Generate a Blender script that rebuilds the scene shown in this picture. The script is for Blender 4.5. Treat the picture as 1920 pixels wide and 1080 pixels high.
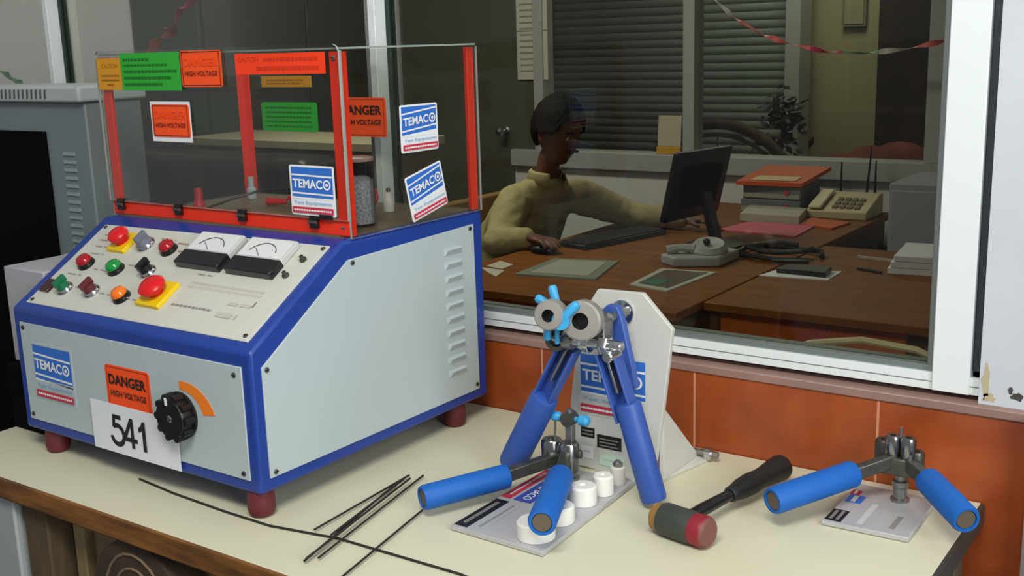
import bpy, math, random
from mathutils import Vector, Matrix
random.seed(7)
sc = bpy.context.scene
for o in list(bpy.data.objects): bpy.data.objects.remove(o)
COL = sc.collection
R_ = math.radians

# ------------------------------------------------------------------ camera
CAM = Vector((0.5948, -1.7040, 0.7052))
def cam_axes(yaw, pitch, roll):
    cy, sy = math.cos(yaw), math.sin(yaw)
    f = Vector((-sy*math.cos(pitch), cy*math.cos(pitch), -math.sin(pitch)))
    r = Vector((cy, sy, 0)); u = r.cross(f)
    return r*math.cos(roll)+u*math.sin(roll), u*math.cos(roll)-r*math.sin(roll), f
cr, cu, cf = cam_axes(R_(35.1228), R_(12.3966), R_(-1.7223))
cd = bpy.data.cameras.new('camera'); cam = bpy.data.objects.new('camera', cd); COL.objects.link(cam)
M = Matrix((cr, cu, -cf)).transposed().to_4x4(); M.translation = CAM
cam.matrix_world = M
cd.sensor_width = 36; cd.lens = 2090.78/1920*36; cd.clip_start = .05; cd.clip_end = 60
sc.camera = cam

# ------------------------------------------------------------------ light
sc.view_settings.view_transform = 'Standard'; sc.view_settings.look = 'None'
sc.view_settings.exposure = 0.0; sc.view_settings.gamma = 1
w = bpy.data.worlds.new('world'); sc.world = w; w.use_nodes = True
w.node_tree.nodes['Background'].inputs[0].default_value = (.90, .95, 1, 1)
w.node_tree.nodes['Background'].inputs[1].default_value = .27
def area(name, loc, to, size, power, col, sy=None):
    l = bpy.data.lights.new(name, 'AREA'); l.energy = power; l.color = col; l.size = size
    if sy: l.shape = 'RECTANGLE'; l.size_y = sy
    o = bpy.data.objects.new(name, l); COL.objects.link(o); o.location = loc
    o.rotation_euler = (Vector(to)-Vector(loc)).to_track_quat('-Z', 'Y').to_euler()
    return o
area('daylight_from_doorway', (2.6, -1.7, 1.25), (-.4, -.2, .1), 1.4, 60, (.95, .99, .98), 1.6)
area('ceiling_light_of_lab', (.35, -1.75, 1.95), (-.1, -.3, 0), 1.0, 38, (1, .98, .91), .5)
area('office_fill_light', (-2.4, 1.35, 1.88), (-2.4, 1.45, 0), 1.2, 31, (1, .96, .88), .4)  # unseen area light added as fill for the office interior
area('rear_room_fill_light', (-1.6, 4.2, 1.85), (-1.8, 4.4, 0), .8, 17, (1, .98, .95), .3)  # added fill, no visible source; brightens the shutter in the closed rear room

# ------------------------------------------------------------------ materials
MATS = {}
def lin(c):
    c = c/255
    return c/12.92 if c <= .04045 else ((c+.055)/1.055)**2.4
def mat(name, rgb, rough=.5, metal=0, noise=0, nscale=12, bump=0, bscale=60, spec=.5, coat=0, stretch=None, rgb2=None):
    if name in MATS: return MATS[name]
    m = bpy.data.materials.new(name); m.use_nodes = True; MATS[name] = m
    nt = m.node_tree; b = nt.nodes['Principled BSDF']
    c = tuple(lin(v) for v in rgb)+(1,)
    b.inputs['Base Color'].default_value = c
    b.inputs['Roughness'].default_value = rough; b.inputs['Metallic'].default_value = metal
    b.inputs['Specular IOR Level'].default_value = spec
    b.inputs['Coat Weight'].default_value = coat
    if noise or bump or rgb2:
        tc = nt.nodes.new('ShaderNodeTexCoord'); mp = nt.nodes.new('ShaderNodeMapping')
        nt.links.new(tc.outputs['Object'], mp.inputs[0])
        if stretch: mp.inputs['Scale'].default_value = stretch
    if noise or rgb2:
        n = nt.nodes.new('ShaderNodeTexNoise'); n.inputs['Scale'].default_value = nscale; n.inputs['Detail'].default_value = 5
        nt.links.new(mp.outputs[0], n.inputs['Vector'])
        rp = nt.nodes.new('ShaderNodeValToRGB'); nt.links.new(n.outputs['Fac'], rp.inputs[0])
        rp.color_ramp.elements[0].position = .3; rp.color_ramp.elements[1].position = .7
        if rgb2: c0 = c; c1 = tuple(lin(v) for v in rgb2)+(1,)
        else:
            c0 = tuple(v*(1-noise) for v in c[:3])+(1,); c1 = tuple(min(1, v*(1+noise)) for v in c[:3])+(1,)
        rp.color_ramp.elements[0].color = c0; rp.color_ramp.elements[1].color = c1
        nt.links.new(rp.outputs[0], b.inputs['Base Color'])
    if bump:
        n2 = nt.nodes.new('ShaderNodeTexNoise'); n2.inputs['Scale'].default_value = bscale
        nt.links.new(mp.outputs[0], n2.inputs['Vector'])
        bp = nt.nodes.new('ShaderNodeBump'); bp.inputs['Strength'].default_value = bump; bp.inputs['Distance'].default_value = .002
        nt.links.new(n2.outputs['Fac'], bp.inputs['Height']); nt.links.new(bp.outputs[0], b.inputs['Normal'])
    return m
def glass(name, tint, base=.04, gain=.55, rough=.0):
    m = bpy.data.materials.new(name); m.use_nodes = True; MATS[name] = m
    nt = m.node_tree; nt.nodes.clear()
    out = nt.nodes.new('ShaderNodeOutputMaterial'); mx = nt.nodes.new('ShaderNodeMixShader')
    t = nt.nodes.new('ShaderNodeBsdfTransparent'); t.inputs[0].default_value = tuple(tint)+(1,)
    g = nt.nodes.new('ShaderNodeBsdfGlossy'); g.inputs['Roughness'].default_value = rough
    fr = nt.nodes.new('ShaderNodeLayerWeight'); fr.inputs[0].default_value = .25
    ma = nt.nodes.new('ShaderNodeMath'); ma.operation = 'MULTIPLY_ADD'; ma.inputs[1].default_value = gain; ma.inputs[2].default_value = base*.3
    nt.links.new(fr.outputs['Fresnel'], ma.inputs[0]); nt.links.new(ma.outputs[0], mx.inputs[0])
    nt.links.new(t.outputs[0], mx.inputs[1]); nt.links.new(g.outputs[0], mx.inputs[2]); nt.links.new(mx.outputs[0], out.inputs[0])
    return m
def tile_mat(name):
    m = bpy.data.materials.new(name); m.use_nodes = True; nt = m.node_tree; b = nt.nodes['Principled BSDF']
    tc = nt.nodes.new('ShaderNodeTexCoord'); sp = nt.nodes.new('ShaderNodeSeparateXYZ'); nt.links.new(tc.outputs['Object'], sp.inputs[0])
    def line(sock, off, period, width):
        a = nt.nodes.new('ShaderNodeMath'); a.operation = 'ADD'; a.inputs[1].default_value = off+100*period; nt.links.new(sp.outputs[sock], a.inputs[0])
        d = nt.nodes.new('ShaderNodeMath'); d.operation = 'MODULO'; d.inputs[1].default_value = period; nt.links.new(a.outputs[0], d.inputs[0])
        l = nt.nodes.new('ShaderNodeMath'); l.operation = 'LESS_THAN'; l.inputs[1].default_value = width; nt.links.new(d.outputs[0], l.inputs[0])
        return l
    l1 = line('X', .2225, .3185, .004); l2 = line('Z', -.137, .3, .004)
    mxm = nt.nodes.new('ShaderNodeMath'); mxm.operation = 'MAXIMUM'; nt.links.new(l1.outputs[0], mxm.inputs[0]); nt.links.new(l2.outputs[0], mxm.inputs[1])
    n = nt.nodes.new('ShaderNodeTexNoise'); n.inputs['Scale'].default_value = 9; n.inputs['Detail'].default_value = 6; nt.links.new(tc.outputs['Object'], n.inputs['Vector'])
    rp = nt.nodes.new('ShaderNodeValToRGB'); nt.links.new(n.outputs['Fac'], rp.inputs[0])
    rp.color_ramp.elements[0].position = .3; rp.color_ramp.elements[0].color = (lin(136), lin(62), lin(26), 1)
    rp.color_ramp.elements[1].position = .72; rp.color_ramp.elements[1].color = (lin(176), lin(84), lin(40), 1)
    mx = nt.nodes.new('ShaderNodeMix'); mx.data_type = 'RGBA'; nt.links.new(mxm.outputs[0], mx.inputs[0]); nt.links.new(rp.outputs[0], mx.inputs[6])
    mx.inputs[7].default_value = (lin(205), lin(140), lin(110), 1); nt.links.new(mx.outputs[2], b.inputs['Base Color'])
    b.inputs['Roughness'].default_value = .3
    return m

BLUE = mat('blue_enamel', (30, 62, 148), .35, noise=.06, nscale=8)
PANELG = mat('grey_white_panel', (182, 194, 196), .45, noise=.03, nscale=3)
CREAM = mat('cream_control_plate', (203, 203, 193), .5, noise=.03, nscale=4)
WHITE = mat('white_print', (235, 237, 240), .5)
PAPER = mat('white_paper', (228, 230, 235), .7)
BLACK = mat('black_plastic', (16, 16, 18), .35)
BLACKM = mat('black_matte', (5, 5, 6), .9, spec=.1)
INK = mat('black_ink', (22, 20, 24), .6)
LOGOB = mat('logo_blue', (48, 112, 205), .45)
LOGOR = mat('logo_red', (200, 50, 75), .45)
LBLUE = mat('pale_blue_print', (130, 175, 220), .5)
ORANGE = mat('fluorescent_orange', (255, 84, 20), .5)
ORED = mat('orange_red_label', (250, 62, 14), .5)
ORINK = mat('faded_orange_ink', (190, 55, 14), .6)
AMBER = mat('amber_label', (214, 148, 22), .5)
AMBINK = mat('amber_ink', (150, 96, 15), .6)
GREEN = mat('green_label', (44, 172, 50), .5)
GRINK = mat('green_ink', (14, 112, 24), .6)
KORANGE = mat('orange_arc_print', (245, 130, 35), .5)
REDP = mat('red_painted_angle', (236, 48, 14), .4)
REDB = mat('red_push_plastic', (215, 22, 26), .3)
REDL = mat('red_lens', (165, 12, 26), .12, coat=.6)
GREENL = mat('green_lens', (8, 140, 58), .12, coat=.6)
ORL = mat('orange_lens', (240, 118, 20), .12, coat=.6)
YEL = mat('yellow_plate', (235, 200, 10), .45)
CHROME = mat('chrome', (205, 208, 210), .18, 1)
STEEL = mat('brushed_steel', (150, 150, 148), .35, .9, noise=.1, nscale=30)
DSTEEL = mat('dark_steel', (92, 92, 86), .4, .7, noise=.2, nscale=40)
RUBR = mat('dark_red_rubber', (98, 30, 38), .55)
TABLE = mat('cream_laminate', (216, 212, 184), .5, noise=.03, nscale=3)
EDGE = mat('worn_wood_edge', (74, 46, 22), .55, rgb2=(150, 98, 44), nscale=7, stretch=(1, 4, 6), bump=.2)
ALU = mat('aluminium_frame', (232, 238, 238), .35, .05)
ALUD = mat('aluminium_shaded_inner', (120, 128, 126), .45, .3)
SILLM = mat('mauve_stone_sill', (150, 118, 108), .4, noise=.1, nscale=10)
WHWALL = mat('white_plaster', (200, 205, 212), .8, noise=.04, nscale=4, bump=.15, bscale=40)
TILE = tile_mat('terracotta_tiles')
GRIPB = mat('bright_blue_rubber', (6, 94, 182), .6, noise=.04, nscale=30)
GRIPD = mat('mid_blue_sleeve', (48, 84, 165), .45, noise=.05, nscale=20)
CHANB = mat('blue_painted_channel', (62, 92, 172), .4, .1)
TEAL = mat('light_blue_plastic', (62, 165, 220), .4)
PLATE = mat('pale_grey_plate', (205, 205, 198), .45, noise=.02)
ALUP = mat('brushed_aluminium_plate', (184, 184, 186), .45, .1, noise=.04, nscale=20)
NYLON = mat('white_nylon', (236, 234, 228), .45)
WGLASS = glass('window_glass', (.84, .86, .80), .03, .36)
ACRYL = glass('clear_acrylic', (.94, .945, .93), .02, .16)
AEDGE = mat('acrylic_edge', (150, 158, 152), .3)

# ------------------------------------------------------------------ mesh builder
LOCS = {}
def root_loc(o):
    while o.parent: o = o.parent
    return LOCS.get(o.name, Vector((0, 0, 0)))
TXT = {}
def text_geo(s, bold=0.0):
    k = (s, bold)
    if k in TXT: return TXT[k]
    c = bpy.data.curves.new('t', 'FONT'); c.body = s; c.offset = bold; c.resolution_u = 3
    o = bpy.data.objects.new('t', c); COL.objects.link(o)
    dg = bpy.context.evaluated_depsgraph_get(); me = bpy.data.meshes.new_from_object(o.evaluated_get(dg))
    vs = [tuple(v.co[:2]) for v in me.vertices]; fs = [tuple(p.vertices) for p in me.polygons]
    x0, x1 = min(v[0] for v in vs), max(v[0] for v in vs); y0, y1 = min(v[1] for v in vs), max(v[1] for v in vs)
    vs = [((v[0]-x0)/(x1-x0), (v[1]-y0)/(y1-y0)) for v in vs]
    bpy.data.objects.remove(o); bpy.data.curves.remove(c); bpy.data.meshes.remove(me)
    TXT[k] = (vs, fs); return TXT[k]
def frame_of(d):
    d = Vector(d).normalized(); a = Vector((0, 0, 1)) if abs(d.z) < .9 else Vector((1, 0, 0))
    x = a.cross(d).normalized(); return x, d.cross(x), d
class MB:
    def __init__(s): s.v = []; s.f = []; s.m = []; s.sm = []; s.mats = []
    def mi(s, m):
        if m not in s.mats: s.mats.append(m)
        return s.mats.index(m)
    def add(s, vs, fs, m, smooth=False):
        b = len(s.v); s.v += [Vector(v) for v in vs]; i = s.mi(m)
        for f in fs: s.f.append(tuple(b+k for k in f)); s.m.append(i); s.sm.append(smooth)
        return s
    def box(s, lo, hi, m, em=None):
        (x0, y0, z0), (x1, y1, z1) = lo, hi
        vs = [(x, y, z) for z in (z0, z1) for y in (y0, y1) for x in (x0, x1)]
        fs = [(0, 2, 3, 1), (4, 5, 7, 6), (0, 1, 5, 4), (2, 6, 7, 3), (0, 4, 6, 2), (1, 3, 7, 5)]
        s.add(vs, fs, m)
        if em:
            d = [abs(z1-z0), abs(z1-z0), abs(y1-y0), abs(y1-y0), abs(x1-x0), abs(x1-x0)]; mn = min(d)
            for k in range(6):
                if d[k] > mn*1.01: s.m[-6+k] = s.mi(em)
        return s
    def obox(s, c, ax, ay, az, m):        # centre and half-extent vectors
        c, ax, ay, az = map(Vector, (c, ax, ay, az))
        vs = [c+ax*i+ay*j+az*k for k in (-1, 1) for j in (-1, 1) for i in (-1, 1)]
        return s.add(vs, [(0, 2, 3, 1), (4, 5, 7, 6), (0, 1, 5, 4), (2, 6, 7, 3), (0, 4, 6, 2), (1, 3, 7, 5)], m)
    def bar(s, p, q, w, h, m, up=(0, 0, 1)):
        p, q = Vector(p), Vector(q); d = (q-p); L = d.length; d.normalize(); up = Vector(up)
        x = d.cross(up).normalized(); u = x.cross(d)
        return s.obox((p+q)/2, x*w/2, d*L/2, u*h/2, m)
    def lathe(s, o, d, prof, m, n=24, mats=None):
        o = Vector(o); x, y, z = frame_of(d); b = len(s.v)
        for (r, h) in prof:
            for k in range(n):
                a = 2*math.pi*k/n; s.v.append(o+x*(r*math.cos(a))+y*(r*math.sin(a))+z*h)
        for j in range(len(prof)-1):
            mm = s.mi(mats[j] if mats else m)
            sharp = abs(prof[j+1][1]-prof[j][1]) < 1e-6
            for k in range(n):
                k2 = (k+1) % n; s.f.append((b+j*n+k, b+j*n+k2, b+(j+1)*n+k2, b+(j+1)*n+k)); s.m.append(mm); s.sm.append(not sharp)
        for j, flip in ((0, True), (len(prof)-1, False)):
            if prof[j][0] > 1e-6:
                c = [b+j*n+k for k in range(n)]
                s.f.append(tuple(reversed(c)) if flip else tuple(c)); s.m.append(s.mi((mats[0] if flip else mats[-1]) if mats else m)); s.sm.append(False)
        return s
    def cyl(s, p, q, r, m, r2=None, n=24, ch=0):
        p, q = Vector(p), Vector(q); L = (q-p).length; r2 = r if r2 is None else r2
        if ch: pr = [(r-ch, 0), (r, ch), (r2, L-ch), (r2-ch, L)]
        else: pr = [(r, 0), (r2, L)]
        return s.lathe(p, q-p, pr, m, n)
    def tube(s, pts, r, m, n=8):
        pts = [Vector(p) for p in pts]; b = len(s.v); px = None
        for i, p in enumerate(pts):
            d = (pts[min(i+1, len(pts)-1)]-pts[max(i-1, 0)]).normalized()
            if px is None: x, y, _ = frame_of(d)
            else: x = (px-d*px.dot(d)).normalized(); y = d.cross(x)
            px = x
            rr = r[i] if isinstance(r, (list, tuple)) else r
            for k in range(n):
                a = 2*math.pi*k/n; s.v.append(p+x*(rr*math.cos(a))+y*(rr*math.sin(a)))
        i0 = s.mi(m)
        for j in range(len(pts)-1):
            for k in range(n):
                k2 = (k+1) % n; s.f.append((b+j*n+k, b+j*n+k2, b+(j+1)*n+k2, b+(j+1)*n+k)); s.m.append(i0); s.sm.append(True)
        s.f.append(tuple(b+k for k in reversed(range(n)))); s.m.append(i0); s.sm.append(False)
        e = b+(len(pts)-1)*n; s.f.append(tuple(e+k for k in range(n))); s.m.append(i0); s.sm.append(False)
        return s
    def prism(s, pts, off, m):             # planar polygon extruded by vector
        pts = [Vector(p) for p in pts]; off = Vector(off); n = len(pts)
        nn = Vector((0, 0, 0))
        for i in range(n): nn += pts[i].cross(pts[(i+1) % n])
        if nn.dot(off) < 0: pts.reverse()
        vs = pts+[p+off for p in pts]
        fs = [tuple(reversed(range(n))), tuple(range(n, 2*n))]+[(i, (i+1) % n, (i+1) % n+n, i+n) for i in range(n)]
        return s.add(vs, fs, m)
    def sphere(s, c, r, m, n=12, sc=(1, 1, 1)):
        c = Vector(c); b = len(s.v); i0 = s.mi(m)
        for j in range(1, n):
            t = math.pi*j/n
            for k in range(2*n):
                a = math.pi*k/n; s.v.append(c+Vector((r*sc[0]*math.sin(t)*math.cos(a), r*sc[1]*math.sin(t)*math.sin(a), r*sc[2]*math.cos(t))))
        s.v += [c+Vector((0, 0, r*sc[2])), c-Vector((0, 0, r*sc[2]))]; T = len(s.v)-2
        for j in range(n-2):
            for k in range(2*n):
                k2 = (k+1) % (2*n); s.f.append((b+j*2*n+k, b+(j+1)*2*n+k, b+(j+1)*2*n+k2, b+j*2*n+k2)); s.m.append(i0); s.sm.append(True)
        for k in range(2*n):
            k2 = (k+1) % (2*n)
            s.f.append((T, b+k, b+k2)); s.f.append((T+1, b+(n-2)*2*n+k2, b+(n-2)*2*n+k)); s.m += [i0, i0]; s.sm += [True, True]
        return s
    def build(s, name, parent=None, local=False, bevel=0, seg=2):
        me = bpy.data.meshes.new(name); off = Vector((0, 0, 0))
        if parent is not None and not local: off = root_loc(parent)
        me.from_pydata([tuple(v-off) for v in s.v], [], s.f)
        for m in s.mats: me.materials.append(m)
        me.polygons.foreach_set('material_index', s.m); me.polygons.foreach_set('use_smooth', s.sm); me.update(); me.set_sharp_from_angle(angle=R_(38))
        o = bpy.data.objects.new(name, me); COL.objects.link(o)
        if parent is not None: o.parent = parent
        if bevel:
            b = o.modifiers.new('bevel', 'BEVEL'); b.width = bevel; b.segments = seg; b.limit_method = 'ANGLE'; b.angle_limit = R_(40)
        return o
def thing(name, label, cat, loc, group=None, rz=0):
    o = bpy.data.objects.new(name, None); COL.objects.link(o); o.location = loc; o.rotation_euler = (0, 0, rz)
    o.empty_display_size = .05; LOCS[o.name] = Vector(loc)
    o['label'] = label; o['category'] = cat
    if group: o['group'] = group
    return o
def single(mb, name, label, cat, loc, group=None, bevel=0):     # a thing that is one mesh, origin at its base
    loc = Vector(loc); mb.v = [v-loc for v in mb.v]
    o = mb.build(name, bevel=bevel); o.location = loc; o['label'] = label; o['category'] = cat
    if group: o['group'] = group
    return o
def struct(mb, name, bevel=0):
    o = mb.build(name, bevel=bevel); o['kind'] = 'structure'; return o
def rrect(w, h, r, n=4):
    pts = []
    for cx, cy, a0 in ((w-r, h-r, 0), (r, h-r, 90), (r, r, 180), (w-r, r, 270)):
        for k in range(n+1):
            a = R_(a0+90*k/n); pts.append((cx+r*math.cos(a), cy+r*math.sin(a)))
    return pts
def sticker(name, parent, O, ex, ey, w, h, base, items, r=0, thick=.0006, local=True, label=None):
    O, ex, ey = Vector(O), Vector(ex).normalized(), Vector(ey).normalized(); n = ex.cross(ey)
    mb = MB(); P = lambda u, v, k=0: O+ex*(u*w)+ey*(v*h)+n*k
    pts = rrect(w, h, r) if r else [(0, 0), (w, 0), (w, h), (0, h)]
    mb.prism([O+ex*a+ey*b for a, b in pts], n*thick, base)
    k = thick
    for it in items:
        k += .00022
        if it[0] == 'r':
            _, a, b, c, d, m = it; mb.add([P(a, b, k), P(c, b, k), P(c, d, k), P(a, d, k)], [(0, 1, 2, 3)], m)
        elif it[0] == 'p':
            mb.add([P(a, b, k) for a, b in it[1]], [tuple(range(len(it[1])))], it[2])
        elif it[0] == 'ring':
            _, u, v, r0, r1, m, a0, a1 = it; N = 20; vs = []
            for q in range(N+1):
                a = R_(a0+(a1-a0)*q/N); ca, sa = math.cos(a), math.sin(a)
                vs += [O+ex*(u*w+r0*ca)+ey*(v*h+r0*sa)+n*k, O+ex*(u*w+r1*ca)+ey*(v*h+r1*sa)+n*k]
            mb.add(vs, [(2*q, 2*q+1, 2*q+3, 2*q+2) for q in range(N)], m)
        elif it[0] == 't':
            _, s_, a, b, c, d, m = it[:7]; bold = it[7] if len(it) > 7 else .012
            sk = it[8] if len(it) > 8 else 0
            vs, fs = text_geo(s_, bold)
            mb.add([P(a+(c-a)*x, b+(d-b)*y+sk*x, k) for x, y in vs], fs, m)
        elif it[0] == 'fine':
            _, a, b, c, d, m = it; x = a; rr = random.Random(5)
            while x < c:
                x2 = min(c, x+rr.uniform(.006, .016)); mb.add([P(x, b, k), P(x2, b, k), P(x2, d, k), P(x, d, k)], [(0, 1, 2, 3)], m); x = x2+.004
        elif it[0] == 'dash':                # an illegible line of print: worn blocks
            _, a, b, c, d, m = it; x = a; rr = random.Random(int(a*1000+b*777+c*13))
            while x < c:
                l = rr.uniform(.02, .06)*(1 if w > .05 else 2)
                x2 = min(c, x+l); mb.add([P(x, b, k), P(x2, b, k), P(x2, d, k), P(x, d, k)], [(0, 1, 2, 3)], m); x = x2+.012
    o = mb.build(name, parent, local=local)
    if label: o['label'] = label
    return o
def logo_items(w, h, sl=.09):
    it = [('p', [(.04, .36), (.96, .36), (.96, .96), (.04, .96)], LOGOB),
          ('p', [(.04, .33), (.96, .33), (.96, .33+sl*.9+.02), (.04, .37)], WHITE),
          ('p', [(.04, .43), (.96, .43+sl), (.96, .465+sl), (.04, .465)], WHITE),
          ('p', [(.04, .79), (.96, .79+sl), (.96, .825+sl), (.04, .825)], WHITE),
          ('t', 'TEMAC', .07, .55, .74, .73, WHITE, .03, sl*.5),
          ('ring', .84, .64+sl*.5, .055*w, .085*w, WHITE, 0, 360), ('ring', .84, .64+sl*.5, 0.0, .03*w, WHITE, 0, 360),
          ('t', 'Test Equipments', .08, .215, .94, .29, LBLUE, .01),
          ('r', .04, .05, .96, .17, LOGOR), ('dash', .08, .09, .92, .125, WHITE)]
    return it
def danger_items(faded=False):
    it = [('ring', .5, .5, 0, 0.0001, INK, 0, 1)]
    F = ORINK if faded else INK
    b = .035
    B = INK if faded else mat('thin_dark_orange_rule', (170, 50, 14), .6)
    for q in ((b, b, 1-b, b+.02), (b, 1-b-.02, 1-b, 1-b), (b, b, b+.012, 1-b), (1-b-.012, b, 1-b, 1-b)): it.append(('r', *q, B))
    if faded: F = mat('worn_dark_ink', (110, 30, 12), .6)
    it.append(('t', 'DANGER', .08, .56, .92, .8, mat('ghost_orange_ink', (246, 80, 19), .6) if faded else INK, .03))
    it.append(('t', 'HIGH VOLTAGE', .1, .3, .9, .44, F, .015))
    return it

# ------------------------------------------------------------------ the setting: lab side
struct(MB().box((-2.9, -.0, -.78), (.335, .06, .137), TILE), 'wall_front')
struct(MB().box((-2.9, .026, .152), (.243, .07, .160), mat('painted_gap_shade', (44, 24, 18), .9)), 'gap_shade_strip')  # solid dark strip painted as the shadow joint between frame and sill
s_ = MB().box((-2.9, -.004, .137), (.335, .11, .152), SILLM); struct(s_, 'trim_1', .002)
struct(MB().box((.243, .012, .152), (.335, .12, 1.25), WHWALL), 'wall_right')
struct(MB().box((.335, .0, .15), (.6, .12, 1.25), WHWALL).box((.325, -.03, -.78), (.6, .12, .15), mat('grey_pier', (122, 118, 120), .7, noise=.08)), 'wall_column')
struct(MB().box((-3.2, 0, 1.02), (.335, .12, 1.25), WHWALL), 'wall_top')
struct(MB().box((-3.2, 0, -.78), (-2.9, .12, 1.25), WHWALL), 'wall_left')
struct(MB().box((-4.6, -3.2, -.80), (1.2, 5.4, -.78), mat('grey_stone_floor', (74, 70, 66), .5, noise=.12, nscale=3)), 'floor')
random.seed(3)
st = MB(); DIRT = mat('dark_dirt_stain', (70, 64, 58), .9); YST = mat('yellowed_plaster', (186, 174, 140), .9)
def blotch(cx, cz, rx, rz, m, d):
    pts = []
    for q in range(14):
        a = 2*math.pi*q/14; k = random.uniform(.45, 1); pts.append((cx+rx*k*math.cos(a), .0118-d, cz+rz*k*math.sin(a)))
    st.prism(pts, (0, -.0003, 0), m)
blotch(.252, .19, .008, .035, YST, 0); blotch(.258, .163, .012, .009, YST, 0); blotch(.297, .170, .010, .008, DIRT, .0004); blotch(.288, .180, .004, .007, DIRT, .0008)
struct(st, 'trim_3')
# window frame in the wall
fr = MB()
fr.box((-2.9, .022, .160), (.243, .075, .187), ALU)
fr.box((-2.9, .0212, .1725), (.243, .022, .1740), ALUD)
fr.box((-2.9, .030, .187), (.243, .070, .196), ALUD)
fr.box((-2.9, .022, .99), (.243, .075, 1.02), ALU)
wf = bpy.data.objects.new('window_1', None); COL.objects.link(wf); wf['kind'] = 'structure'
fr.build('window_frame', wf, bevel=.0015)
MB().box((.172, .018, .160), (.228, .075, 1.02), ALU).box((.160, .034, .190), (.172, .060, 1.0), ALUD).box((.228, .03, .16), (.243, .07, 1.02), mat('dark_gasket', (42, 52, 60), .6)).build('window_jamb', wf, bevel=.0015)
for x0 in (-.975, -2.07):
    MB().box((x0, .036, .187), (x0+.034, .072, .99), mat('aluminium_mullion_web', (150, 152, 154), .5, .2)).box((x0+.034, .008, .187), (x0+.052, .072, .99), ALU).box((x0+.052, .04, .187), (x0+.062, .06, .99), mat('dark_green_gasket', (20, 44, 36), .5)).build('mullion', wf, bevel=.001)
for a, b in ((-2.9, -2.07), (-2.008, -.975), (-.913, .160)):
    MB().box((a, .046, .196), (b, .051, .99), WGLASS).build('window_pane', wf)

# ------------------------------------------------------------------ the office behind the glass
OFW = mat('office_grey_wall', (218, 220, 230), .8, noise=.04, nscale=3)
CRW = mat('cream_rear_wall', (156, 146, 112), .8, noise=.05, nscale=2)
WHP = mat('white_low_partition', (226, 224, 220), .6, noise=.04)
DOORM = mat('dark_green_door', (78, 82, 66), .6, noise=.05)
struct(MB().box((-4.2, .12, -.78), (-4.0, 5.2, 1.92), OFW), 'wall_office_left')
struct(MB().box((.6, -.06, -.78), (.75, 5.2, 1.92), OFW), 'wall_office_right')
struct(MB().box((-4.2, 0, 1.92), (.75, 5.3, 2.0), WHP), 'ceiling')
struct(MB().box((-4.2, 0, 1.25), (.75, .12, 1.92), OFW), 'wall_office_lintel')
struct(MB().box((-4.2, 0, -.78), (-3.2, .12, 1.25), OFW), 'wall_office_corner')
struct(MB().box((-4.0, 3.1, -.78), (-3.5, 3.2, 1.92), OFW).box((-2.74, 3.1, .165), (-2.56, 3.2, 1.92), DOORM).box((-2.74, 3.1, -.78), (.6, 3.2, .08), WHP).box((-.58, 3.1, .08), (.6, 3.2, 1.92), OFW), 'wall_partition')
struct(MB().box((-3.5, 3.12, -.78), (-2.74, 3.17, 1.4), DOORM), 'door_1', .004)
struct(MB().box((-3.5, 3.1, 1.4), (-2.74, 3.2, 1.92), OFW), 'wall_over_door')
k = MB(); k.lathe((-2.80, 3.12, .256), (0, -1, 0), [(.022, 0), (.022, .006), (.01, .012), (.01, .04), (.022, .05), (.026, .065), (.018, .08), (0, .084)], CHROME, 16); kn = k.build('door_knob', bpy.data.objects['door_1'])
w2 = bpy.data.objects.new('window_2', None); COL.objects.link(w2); w2['kind'] = 'structure'
PFR = mat('grey_partition_frame', (176, 178, 176), .5, .1)
MB().box((-2.74, 3.06, .08), (-.58, 3.2, .165), PFR).build('window_sill', w2, bevel=.004)
for a, b in ((-2.60, -2.54), (-1.765, -1.705), (-.66, -.58)):
    MB().box((a, 3.08, .165), (b, 3.18, 1.92), PFR).build('mullion', w2, bevel=.003)
for a, b in ((-2.54, -1.765), (-1.705, -.66)):
    MB().box((a, 3.13, .165), (b, 3.135, 1.92), WGLASS).build('window_pane', w2)
struct(MB().box((-4.2, 5.0, -.78), (.75, 5.2, 1.92), CRW), 'wall_back')
# rear room
sh = MB()
for i in range(42):
    z = -.28+i*.05
    sh.lathe((-3.75, 4.82, z), (1, 0, 0), [(.041, 0), (.041, 1.84)], mat('grey_shutter_slat', (126, 130, 128), .7), 10)
t = thing('roller_shutter', 'dark grey ribbed roller shutter seen through the rear office window', 'shutter', (-2.8, 4.82, -.78))
sh.build('shutter_curtain', t)
MB().box((-3.80, 4.76, -.78), (-3.745, 4.9, 1.9), PFR).build('guide_rail', t)
MB().box((-1.91, 4.72, -.78), (-1.82, 4.9, 1.9), PFR).build('guide_rail', t)
MB().box((-3.75, 4.79, -.78), (-1.91, 4.86, -.3), PFR).build('bottom_bar', t)
BRK = mat('dark_brick_pier', (60, 36, 28), .8, rgb2=(30, 22, 22), nscale=14)
struct(MB().box((-1.33, 4.6, -.78), (-.95, 5.0, 1.9), BRK), 'wall_pier')
t = MB(); t.box((-1.66, 4.97, .74), (-1.52, 5.0, 1.1), mat('olive_notice_board', (120, 112, 84), .7)).box((-1.645, 4.965, .755), (-1.535, 4.972, 1.09), mat('board_face', (150, 142, 112), .7))
single(t, 'notice_board', 'small olive notice board high on the cream rear wall', 'board', (-1.59, 5.0, .74))
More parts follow.
